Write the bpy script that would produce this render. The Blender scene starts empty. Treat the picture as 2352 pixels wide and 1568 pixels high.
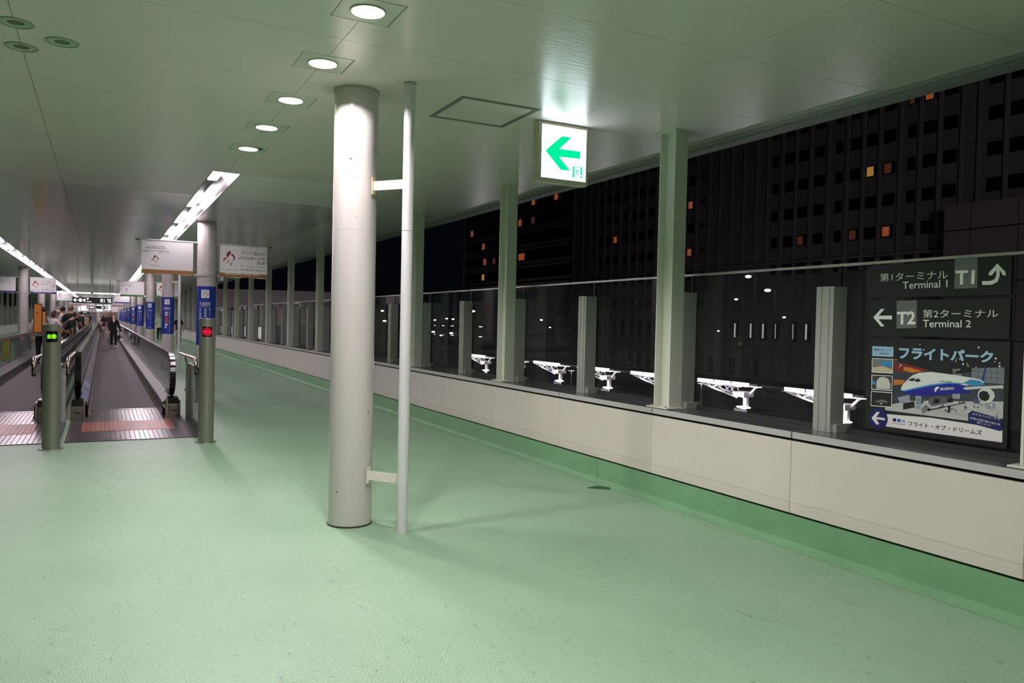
import bpy, bmesh, math, random
from mathutils import Vector, Matrix
random.seed(7)
SC = bpy.context.scene
COL = SC.collection
PI = math.pi

# ---------------------------------------------------------------- camera
def make_camera():
    f, yaw, pit, rol = 1788.46, 0.4841986, 0.0219644, 0.0221598
    cy, sy, cp, sp = math.cos(yaw), math.sin(yaw), math.cos(pit), math.sin(pit)
    fw = Vector((sy * cp, cy * cp, -sp))
    r = Vector((cy, -sy, 0))
    d = fw.cross(r)
    c, s = math.cos(rol), math.sin(rol)
    r2 = c * r - s * d
    d2 = c * d + s * r
    cam = bpy.data.cameras.new('camera')
    cam.sensor_width = 36.0
    cam.lens = f / 2352.0 * 36.0
    cam.clip_end = 1000
    cam.clip_start = 0.05
    o = bpy.data.objects.new('camera', cam)
    u, b = -d2, -fw
    o.matrix_world = Matrix(((r2.x, u.x, b.x, 0), (r2.y, u.y, b.y, 0), (r2.z, u.z, b.z, 1.55), (0, 0, 0, 1)))
    COL.objects.link(o)
    SC.camera = o
make_camera()

# ---------------------------------------------------------------- world, exposure
SC.view_settings.view_transform = 'Standard'
SC.view_settings.look = 'None'
SC.view_settings.exposure = 0.2
SC.view_settings.gamma = 1.0
SC.view_settings.use_curve_mapping = False
SC.cycles.max_bounces = 8
SC.cycles.diffuse_bounces = 4
SC.cycles.glossy_bounces = 4
SC.cycles.transparent_max_bounces = 24
SC.cycles.sample_clamp_indirect = 6.0
SC.cycles.caustics_reflective = False
SC.cycles.caustics_refractive = False
W = bpy.data.worlds.new('night')
SC.world = W
W.use_nodes = True
W.node_tree.nodes['Background'].inputs[0].default_value = (0.30, 0.36, 0.62, 1)
W.node_tree.nodes['Background'].inputs[1].default_value = 0.0035

DOWN_W = 31.0        # each ceiling downlight
TUBE = 44.0          # radiance of the fluorescent tubes

# ---------------------------------------------------------------- materials
def lin(c):
    o = []
    for v in c:
        v /= 255.0
        o.append(v / 12.92 if v <= 0.04045 else ((v + 0.055) / 1.055) ** 2.4)
    return (o[0], o[1], o[2], 1)

MATS = {}
def mat(name, rgb, rough=0.5, metal=0.0, var=0.0, scale=4.0, bump=0.0, bscale=200.0, stretch=(1, 1, 1), bstretch=(1, 1, 1), emit=0.0, spec=0.5):
    if name in MATS:
        return MATS[name]
    m = bpy.data.materials.new(name)
    m.use_nodes = True
    nt = m.node_tree
    b = nt.nodes['Principled BSDF']
    col = lin(rgb)
    b.inputs['Base Color'].default_value = col
    b.inputs['Roughness'].default_value = rough
    b.inputs['Metallic'].default_value = metal
    b.inputs['Specular IOR Level'].default_value = spec
    if emit:
        b.inputs['Emission Color'].default_value = col
        b.inputs['Emission Strength'].default_value = emit
    if var or bump:
        tc = nt.nodes.new('ShaderNodeTexCoord')
    if var:
        mp = nt.nodes.new('ShaderNodeMapping'); mp.inputs['Scale'].default_value = stretch
        nz = nt.nodes.new('ShaderNodeTexNoise'); nz.inputs['Scale'].default_value = scale; nz.inputs['Detail'].default_value = 5
        rp = nt.nodes.new('ShaderNodeValToRGB')
        rp.color_ramp.elements[0].position = 0.3; rp.color_ramp.elements[1].position = 0.7
        rp.color_ramp.elements[0].color = tuple(c * (1 - var) for c in col[:3]) + (1,)
        rp.color_ramp.elements[1].color = tuple(min(1, c * (1 + var * 0.6)) for c in col[:3]) + (1,)
        nt.links.new(tc.outputs['Object'], mp.inputs[0]); nt.links.new(mp.outputs[0], nz.inputs[0])
        nt.links.new(nz.outputs[0], rp.inputs[0]); nt.links.new(rp.outputs[0], b.inputs['Base Color'])
    if bump:
        mp = nt.nodes.new('ShaderNodeMapping'); mp.inputs['Scale'].default_value = bstretch
        nz = nt.nodes.new('ShaderNodeTexNoise'); nz.inputs['Scale'].default_value = bscale; nz.inputs['Detail'].default_value = 3
        bp = nt.nodes.new('ShaderNodeBump'); bp.inputs['Strength'].default_value = bump; bp.inputs['Distance'].default_value = 0.01
        nt.links.new(tc.outputs['Object'], mp.inputs[0]); nt.links.new(mp.outputs[0], nz.inputs[0])
        nt.links.new(nz.outputs[0], bp.inputs['Height']); nt.links.new(bp.outputs[0], b.inputs['Normal'])
    MATS[name] = m
    return m

def glow(name, rgb, strength):
    if name in MATS:
        return MATS[name]
    m = bpy.data.materials.new(name); m.use_nodes = True
    nt = m.node_tree; nt.nodes.clear()
    e = nt.nodes.new('ShaderNodeEmission'); e.inputs[0].default_value = lin(rgb); e.inputs[1].default_value = strength
    o = nt.nodes.new('ShaderNodeOutputMaterial'); nt.links.new(e.outputs[0], o.inputs[0])
    MATS[name] = m
    return m

def glass(name, tint, rough=0.0, ior=1.55, haze=0.0):
    m = bpy.data.materials.new(name); m.use_nodes = True
    nt = m.node_tree; nt.nodes.clear()
    t = nt.nodes.new('ShaderNodeBsdfTransparent'); t.inputs[0].default_value = tint + (1,)
    g = nt.nodes.new('ShaderNodeBsdfGlossy'); g.inputs['Roughness'].default_value = rough
    f = nt.nodes.new('ShaderNodeFresnel'); f.inputs[0].default_value = ior
    mx = nt.nodes.new('ShaderNodeMixShader')
    ge = nt.nodes.new('ShaderNodeNewGeometry'); mu = nt.nodes.new('ShaderNodeMath'); mu.operation = 'MULTIPLY_ADD'
    inv = nt.nodes.new('ShaderNodeMath'); inv.operation = 'SUBTRACT'; inv.inputs[0].default_value = 1.0
    nt.links.new(ge.outputs['Backfacing'], inv.inputs[1]); mu.inputs[2].default_value = 0.0
    nt.links.new(f.outputs[0], mu.inputs[0]); nt.links.new(inv.outputs[0], mu.inputs[1])
    nt.links.new(mu.outputs[0], mx.inputs[0]); nt.links.new(t.outputs[0], mx.inputs[1]); nt.links.new(g.outputs[0], mx.inputs[2])
    last = mx
    if haze:
        d = nt.nodes.new('ShaderNodeBsdfDiffuse'); d.inputs[0].default_value = (0.55, 0.56, 0.6, 1)
        m2 = nt.nodes.new('ShaderNodeMixShader'); m2.inputs[0].default_value = haze
        nt.links.new(mx.outputs[0], m2.inputs[1]); nt.links.new(d.outputs[0], m2.inputs[2]); last = m2
    o = nt.nodes.new('ShaderNodeOutputMaterial'); nt.links.new(last.outputs[0], o.inputs[0])
    MATS[name] = m
    return m

def floor_material():
    m = bpy.data.materials.new('green_floor_paint'); m.use_nodes = True
    nt = m.node_tree; N = nt.nodes; L = nt.links
    b = N['Principled BSDF']
    tc = N.new('ShaderNodeTexCoord')
    # broad patchiness of the coating
    n1 = N.new('ShaderNodeTexNoise'); n1.inputs['Scale'].default_value = 0.8; n1.inputs['Detail'].default_value = 6
    r1 = N.new('ShaderNodeValToRGB')
    r1.color_ramp.elements[0].position = 0.3; r1.color_ramp.elements[1].position = 0.72
    r1.color_ramp.elements[0].color = lin((126, 163, 131)); r1.color_ramp.elements[1].color = lin((141, 175, 145))
    L.new(tc.outputs['Object'], n1.inputs[0]); L.new(n1.outputs[0], r1.inputs[0])
    # thin dark scuffs
    mp = N.new('ShaderNodeMapping'); mp.inputs['Scale'].default_value = (9, 2.4, 1); mp.inputs['Rotation'].default_value = (0, 0, 0.5)
    n2 = N.new('ShaderNodeTexNoise'); n2.inputs['Scale'].default_value = 1.0; n2.inputs['Detail'].default_value = 1; n2.inputs['Distortion'].default_value = 1.5
    r2 = N.new('ShaderNodeValToRGB')
    e = r2.color_ramp.elements
    e[0].position = 0.0; e[0].color = (1, 1, 1, 1); e[1].position = 1.0; e[1].color = (1, 1, 1, 1)
    for p, v in ((0.640, 1.0), (0.643, 0.5), (0.647, 0.5), (0.650, 1.0)):
        k = r2.color_ramp.elements.new(p); k.color = (v, v, v, 1)
    L.new(tc.outputs['Object'], mp.inputs[0]); L.new(mp.outputs[0], n2.inputs[0]); L.new(n2.outputs[0], r2.inputs[0])
    # small dark specks
    n3 = N.new('ShaderNodeTexNoise'); n3.inputs['Scale'].default_value = 26; n3.inputs['Detail'].default_value = 2
    r3 = N.new('ShaderNodeValToRGB'); r3.color_ramp.elements[0].position = 0.27; r3.color_ramp.elements[0].color = (0.5, 0.5, 0.5, 1)
    r3.color_ramp.elements[1].position = 0.31; r3.color_ramp.elements[1].color = (1, 1, 1, 1)
    L.new(tc.outputs['Object'], n3.inputs[0]); L.new(n3.outputs[0], r3.inputs[0])
    m1 = N.new('ShaderNodeMixRGB'); m1.blend_type = 'MULTIPLY'; m1.inputs[0].default_value = 1
    m2 = N.new('ShaderNodeMixRGB'); m2.blend_type = 'MULTIPLY'; m2.inputs[0].default_value = 1
    L.new(r1.outputs[0], m1.inputs[1]); L.new(r2.outputs[0], m1.inputs[2]); L.new(m1.outputs[0], m2.inputs[1]); L.new(r3.outputs[0], m2.inputs[2])
    L.new(m2.outputs[0], b.inputs['Base Color'])
    b.inputs['Roughness'].default_value = 0.34; b.inputs['Specular IOR Level'].default_value = 0.8
    # anti-slip stipple
    n4 = N.new('ShaderNodeTexNoise'); n4.inputs['Scale'].default_value = 110; n4.inputs['Detail'].default_value = 2
    n5 = N.new('ShaderNodeTexNoise'); n5.inputs['Scale'].default_value = 7; n5.inputs['Detail'].default_value = 2
    ad = N.new('ShaderNodeMath'); ad.operation = 'MULTIPLY_ADD'; ad.inputs[1].default_value = 0.9
    L.new(tc.outputs['Object'], n4.inputs[0]); L.new(tc.outputs['Object'], n5.inputs[0])
    L.new(n5.outputs[0], ad.inputs[0]); L.new(n4.outputs[0], ad.inputs[2])
    bp = N.new('ShaderNodeBump'); bp.inputs['Strength'].default_value = 1.0; bp.inputs['Distance'].default_value = 0.006
    L.new(ad.outputs[0], bp.inputs['Height']); L.new(bp.outputs[0], b.inputs['Normal'])
    return m

M_FLOOR = floor_material()
M_KERB = mat('green_kerb_paint', (112, 158, 116), 0.4, var=0.10, scale=3, bump=0.12, bscale=60)
def wall_material():
    m = mat('white_wall_panel', (206, 200, 192), 0.42, var=0.04, scale=2.0)
    nt = m.node_tree; N = nt.nodes; L = nt.links; b = N['Principled BSDF']
    src = b.inputs['Base Color'].links[0].from_socket
    tc = N.new('ShaderNodeTexCoord'); sx = N.new('ShaderNodeSeparateXYZ'); L.new(tc.outputs['Object'], sx.inputs[0])
    nz = N.new('ShaderNodeTexNoise'); nz.inputs['Scale'].default_value = 2.2; nz.inputs['Detail'].default_value = 4; L.new(tc.outputs['Object'], nz.inputs[0])
    ad = N.new('ShaderNodeMath'); ad.operation = 'MULTIPLY_ADD'; ad.inputs[1].default_value = 0.04; L.new(nz.outputs[0], ad.inputs[0]); L.new(sx.outputs['Z'], ad.inputs[2])
    rp = N.new('ShaderNodeValToRGB'); e = rp.color_ramp.elements
    e[0].position = 0.30; e[0].color = (.93, .93, .92, 1); e[1].position = 0.349; e[1].color = (.97, .97, .96, 1)
    for q, v in ((0.352, .70), (0.356, .72), (0.360, 1.0)):
        k = e.new(q); k.color = (v, v, v, 1)
    L.new(ad.outputs[0], rp.inputs[0])
    mx = N.new('ShaderNodeMixRGB'); mx.blend_type = 'MULTIPLY'; mx.inputs[0].default_value = .8
    L.new(src, mx.inputs[1]); L.new(rp.outputs[0], mx.inputs[2]); L.new(mx.outputs[0], b.inputs['Base Color'])
    return m
M_WALL = wall_material()
M_DARK = mat('dark_joint', (46, 46, 42), 0.7)
M_JOINT = mat('ceiling_void', (110, 116, 106), 0.7)
M_COPING = mat('grey_coping', (84, 86, 89), 0.24, metal=0.2, var=0.08, scale=5)
M_COPEDGE = mat('coping_edge_grey', (176, 176, 174), 0.4)
M_CEIL = mat('ceiling_enamel', (228, 219, 214), 0.25, bump=0.14, bscale=14, bstretch=(0.25, 4.0, 1), var=0.03, scale=0.7, spec=0.42)
M_CEIL2 = mat('ceiling_enamel_lightened', (240, 242, 234), 0.22, bump=0.05, bscale=14, bstretch=(0.25, 4.0, 1))  # lightened colour stands in for light caught by slightly sloping panels
M_CEILD = mat('ceiling_enamel_far', (216, 210, 208), 0.17, bump=0.07, bscale=14, bstretch=(0.25, 4.0, 1), spec=0.5)
M_PLATE = mat('lamp_plate', (206, 210, 196), 0.3, var=0.04, scale=12)
M_WHITE = mat('white_column_paint', (192, 187, 185), 0.22, var=0.035, scale=3, stretch=(3, 3, 0.6))
M_PIPE = mat('grey_pipe_paint', (206, 206, 208), 0.24, var=0.04, scale=6)
M_POST = mat('cream_steel_paint', (212, 214, 202), 0.35, var=0.05, scale=4, stretch=(4, 4, 0.5))
M_ALU = mat('anodised_aluminium', (188, 190, 184), 0.35, metal=0.45, var=0.05, scale=8)
M_STEEL = mat('stainless_steel', (172, 168, 160), 0.24, metal=1.0, var=0.08, scale=20, stretch=(1, 1, 8))
M_OLIVE = mat('brushed_bollard_steel', (142, 142, 130), 0.36, metal=0.6, var=0.08, scale=30, stretch=(1, 1, 12))
M_BLACK = mat('black_plastic', (16, 16, 17), 0.35)
M_RUBBER = mat('black_rubber', (14, 14, 15), 0.18)
M_RUST = mat('rusty_steel', (134, 106, 78), 0.7, var=0.5, scale=60)
M_RIB = mat('ribbed_plate', (104, 94, 101), 0.25, metal=0.5, var=0.25, scale=6)
M_BELT = mat('pallet_metal', (46, 41, 46), 0.6, metal=0.0, spec=0.3, var=0.15, scale=8, bump=0.25, bscale=90, bstretch=(3, 0.3, 1))
M_REDMAT = mat('worn_red_mat', (152, 78, 68), 0.4, var=0.35, scale=14)
M_ORANGE = mat('orange_fabric', (226, 142, 50), 0.65, var=0.08, scale=20)
M_GLASS = glass('balustrade_glass', (0.80, 0.80, 0.82), haze=0.035)  # haze greys the pane in place of bright reflections
M_RAILGLASS = glass('railing_glass', (0.86, 0.87, 0.87), haze=0.014)  # diffuse haze stands in for the corridor reflected below the rail
M_FENCE = glass('fence_glass', (0.88, 0.93, 0.90), haze=0.03)
M_TUBE = glow('fluorescent_tube', (255, 240, 249), TUBE)
M_LAMP = glow('lamp_disc', (255, 244, 232), 60.0)

# ---------------------------------------------------------------- mesh helpers
ORIGIN = {}
class MB:
    def __init__(s):
        s.v = []; s.f = []
    def add(s, vs, fs):
        n = len(s.v); s.v += [tuple(p) for p in vs]; s.f += [tuple(i + n for i in f) for f in fs]
        return s
    def box(s, x0, x1, y0, y1, z0, z1):
        return s.add([(x0, y0, z0), (x1, y0, z0), (x1, y1, z0), (x0, y1, z0), (x0, y0, z1), (x1, y0, z1), (x1, y1, z1), (x0, y1, z1)],
              [(0, 3, 2, 1), (4, 5, 6, 7), (0, 1, 5, 4), (1, 2, 6, 5), (2, 3, 7, 6), (3, 0, 4, 7)])
    def prism(s, pts, z0, z1):      # polygon in xy, counter-clockwise
        n = len(pts)
        vs = [(x, y, z0) for x, y in pts] + [(x, y, z1) for x, y in pts]
        fs = [tuple(range(n - 1, -1, -1)), tuple(range(n, 2 * n))] + [(i, (i + 1) % n, (i + 1) % n + n, i + n) for i in range(n)]
        return s.add(vs, fs)
    def prism_x(s, pts, x0, x1):    # polygon in yz
        n = len(pts)
        vs = [(x0, y, z) for y, z in pts] + [(x1, y, z) for y, z in pts]
        fs = [tuple(range(n)), tuple(range(2 * n - 1, n - 1, -1))] + [(i, i + n, (i + 1) % n + n, (i + 1) % n) for i in range(n)]
        return s.add(vs, fs)
    def prism_y(s, pts, y0, y1):    # polygon in xz
        n = len(pts)
        vs = [(x, y0, z) for x, z in pts] + [(x, y1, z) for x, z in pts]
        fs = [tuple(range(n)), tuple(range(2 * n - 1, n - 1, -1))] + [(i, i + n, (i + 1) % n + n, (i + 1) % n) for i in range(n)]
        return s.add(vs, fs)
    def tube(s, path, r, n=12, cap=True):
        path = [Vector(p) for p in path]
        rs = r if isinstance(r, (list, tuple)) else [r] * len(path)
        vs = []; fs = []
        prev = None
        for i, p in enumerate(path):
            a = path[max(0, i - 1)]; b = path[min(len(path) - 1, i + 1)]
            d = (b - a).normalized()
            if prev is None:
                prev = d.orthogonal().normalized()
            u = (prev - d * prev.dot(d)).normalized(); prev = u
            w = d.cross(u)
            for k in range(n):
                t = 2 * PI * k / n
                vs.append(p + (u * math.cos(t) + w * math.sin(t)) * rs[i])
        m = len(path)
        for i in range(m - 1):
            for k in range(n):
                fs.append((i * n + k, i * n + (k + 1) % n, (i + 1) * n + (k + 1) % n, (i + 1) * n + k))
        if cap:
            fs.append(tuple(range(n - 1, -1, -1))); fs.append(tuple(range((m - 1) * n, m * n)))
        return s.add(vs, fs)
    def ball(s, c, rx, ry, rz, n=16, m=10, z0=-1.0, z1=1.0):
        vs = []; fs = []
        for i in range(m + 1):
            zz = z0 + (z1 - z0) * i / m
            zz = math.sin(PI / 2 * zz) if z0 == -1 and z1 == 1 else zz
            q = math.sqrt(max(0.0001, 1 - zz * zz))
            for k in range(n):
                t = 2 * PI * k / n
                vs.append((c[0] + rx * q * math.cos(t), c[1] + ry * q * math.sin(t), c[2] + rz * zz))
        for i in range(m):
            for k in range(n):
                fs.append((i * n + k, i * n + (k + 1) % n, (i + 1) * n + (k + 1) % n, (i + 1) * n + k))
        fs.append(tuple(range(n - 1, -1, -1))); fs.append(tuple(range(m * n, (m + 1) * n)))
        return s.add(vs, fs)
    def lathe(s, prof, c=(0, 0, 0), n=48, close=False):   # prof: (r, z)
        vs = []; fs = []
        for r, z in prof:
            for k in range(n):
                t = 2 * PI * k / n
                vs.append((c[0] + r * math.cos(t), c[1] + r * math.sin(t), c[2] + z))
        m = len(prof)
        for i in range(m - 1 + (1 if close else 0)):
            j = (i + 1) % m
            for k in range(n):
                fs.append((i * n + k, i * n + (k + 1) % n, j * n + (k + 1) % n, j * n + k))
        return s.add(vs, fs)
    def add_mesh(s, me, mtx=None):
        vs = [(mtx @ v.co if mtx else v.co) for v in me.vertices]
        return s.add([tuple(v) for v in vs], [tuple(p.vertices) for p in me.polygons])
    def mesh(s, name, m=None, smooth=False, org=(0, 0, 0)):
        me = bpy.data.meshes.new(name)
        me.from_pydata([(x - org[0], y - org[1], z - org[2]) for x, y, z in s.v], [], s.f)
        if m:
            me.materials.append(m)
        if smooth:
            for p in me.polygons:
                p.use_smooth = True
            try:
                me.set_sharp_from_angle(angle=math.radians(40))
            except Exception:
                pass
        me.update()
        return me
    def build(s, name, m, parent=None, smooth=False):
        org = ORIGIN.get(parent.name, (0, 0, 0)) if parent else (0, 0, 0)
        o = bpy.data.objects.new(name, s.mesh(name, m, smooth, org))
        COL.objects.link(o)
        if parent:
            o.parent = parent
        ORIGIN[o.name] = org
        return o

def tag(o, label=None, cat=None, group=None, kind=None):
    if label: o['label'] = label
    if cat: o['category'] = cat
    if group: o['group'] = group
    if kind: o['kind'] = kind
    return o
def thing(name, loc, label, cat, group=None, kind=None, parent=None):
    o = bpy.data.objects.new(name, None)
    o.empty_display_size = 0.1
    COL.objects.link(o); o.location = loc
    ORIGIN[o.name] = tuple(loc)
    return tag(o, label, cat, group, kind)
def dup(o, loc=None, label=None, group=None, parent=None):
    c = o.copy(); COL.objects.link(c)
    if parent is not None:
        c.parent = parent
    if loc is not None:
        c.location = loc
    if label: c['label'] = label
    if group: c['group'] = group
    for ch in o.children:
        dup(ch, parent=c)
    return c
def inst(o, loc, parent=None):        # copy of one part at a new place
    c = o.copy(); COL.objects.link(c); c.location = loc
    if parent is not None: c.parent = parent
    return c
def bevel(o, w=0.004, seg=2):
    me = o.data
    bm = bmesh.new(); bm.from_mesh(me)
    bmesh.ops.bevel(bm, geom=list(bm.edges), offset=w, segments=seg, profile=0.6, affect='EDGES', clamp_overlap=True)
    bm.to_mesh(me); bm.free()
    return o

# flat print on a plane (or round a column)
TXT = {}
def text_mesh(s, bold=0.0, space=1.0, align='LEFT'):
    key = (s, bold, space, align)
    if key not in TXT:
        cu = bpy.data.curves.new('text', 'FONT')
        cu.body = s; cu.size = 1.0; cu.offset = bold; cu.space_line = space; cu.align_x = align
        cu.resolution_u = 3
        ob = bpy.data.objects.new('text', cu)
        me = bpy.data.meshes.new_from_object(ob)
        vs = [(v.co.x, v.co.y) for v in me.vertices]
        fs = [tuple(p.vertices) for p in me.polygons]
        xs = [v[0] for v in vs] or [0, 1]; ys = [v[1] for v in vs] or [0, 1]
        x0, x1, y0, y1 = min(xs), max(xs), min(ys), max(ys)
        TXT[key] = ([((x - x0) / max(1e-6, x1 - x0), (y - y0) / max(1e-6, y1 - y0)) for x, y in vs], fs)
        bpy.data.objects.remove(ob); bpy.data.curves.remove(cu)
    return TXT[key]
class Art:
    def __init__(s, f, parent):
        s.f = f; s.parent = parent; s.g = {}
    def _mb(s, name, m):
        return s.g.setdefault((name, m.name), (MB(), m))[0]
    def poly(s, pts, m, name='print', l=1):
        b = s._mb(name, m)
        area = sum(pts[i][0] * pts[(i + 1) % len(pts)][1] - pts[(i + 1) % len(pts)][0] * pts[i][1] for i in range(len(pts)))
        if area < 0: pts = pts[::-1]
        b.add([s.f(x, y, l) for x, y in pts], [tuple(range(len(pts)))])
    def rect(s, x0, y0, x1, y1, m, name='print', l=1, nx=1):
        for i in range(nx):
            a = x0 + (x1 - x0) * i / nx; c = x0 + (x1 - x0) * (i + 1) / nx
            s.poly([(a, y0), (c, y0), (c, y1), (a, y1)], m, name, l)
    def disc(s, x, y, r, m, name='print', l=1, n=24, ry=None):
        s.poly([(x + r * math.cos(2 * PI * k / n), y + (ry or r) * math.sin(2 * PI * k / n)) for k in range(n)], m, name, l)
    def text(s, t, quad, m, name='lettering', l=2, bold=0.0, space=1.0, align='LEFT'):
        # quad: TL, TR, BR, BL
        if any(ord(ch) > 0x4E00 for ch in t): bold = 0.0
        if len(quad) == 4 and not hasattr(quad[0], '__len__'):
            x0, y0, x1, y1 = quad; quad = [(x0, y1), (x1, y1), (x1, y0), (x0, y0)]
        TL, TR, BR, BL = quad
        vs, fs = text_mesh(t, bold, space, align)
        out = []
        for u, v in vs:
            x = (TL[0] * (1 - u) + TR[0] * u) * v + (BL[0] * (1 - u) + BR[0] * u) * (1 - v)
            y = (TL[1] * (1 - u) + TR[1] * u) * v + (BL[1] * (1 - u) + BR[1] * u) * (1 - v)
            out.append(s.f(x, y, l))
        s._mb(name, m).add(out, fs)
    def done(s):
        r = []
        for (name, _), (b, m) in s.g.items():
            if b.v: r.append(b.build(name, m, s.parent))
        return r
def facing_x(x, y0, step=0.0012):     # print facing -X, a runs towards -Y from y0
    return lambda a, b, l: (x - step * l, y0 - a, b)
def facing_y(y, x0=0.0, step=0.0012):  # print facing -Y
    return lambda a, b, l: (x0 + a, y - step * l, b)
def round_col(cx, cy, r, step=0.0012):
    return lambda a, b, l: (cx + (r + step * l) * math.sin(a / r), cy - (r + step * l) * math.cos(a / r), b)
P_BLACK = mat('print_black', (26, 24, 26), 0.5)
P_WHITE = mat('print_white', (232, 232, 228), 0.5)
P_NAVY = mat('print_navy', (24, 34, 92), 0.5)
ORD = ['', 'first', 'second', 'third', 'fourth', 'fifth', 'sixth', 'seventh', 'eighth', 'ninth', 'tenth', 'eleventh', 'twelfth', 'thirteenth', 'fourteenth', 'fifteenth', 'sixteenth', 'seventeenth', 'eighteenth', 'nineteenth', 'twentieth']
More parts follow.
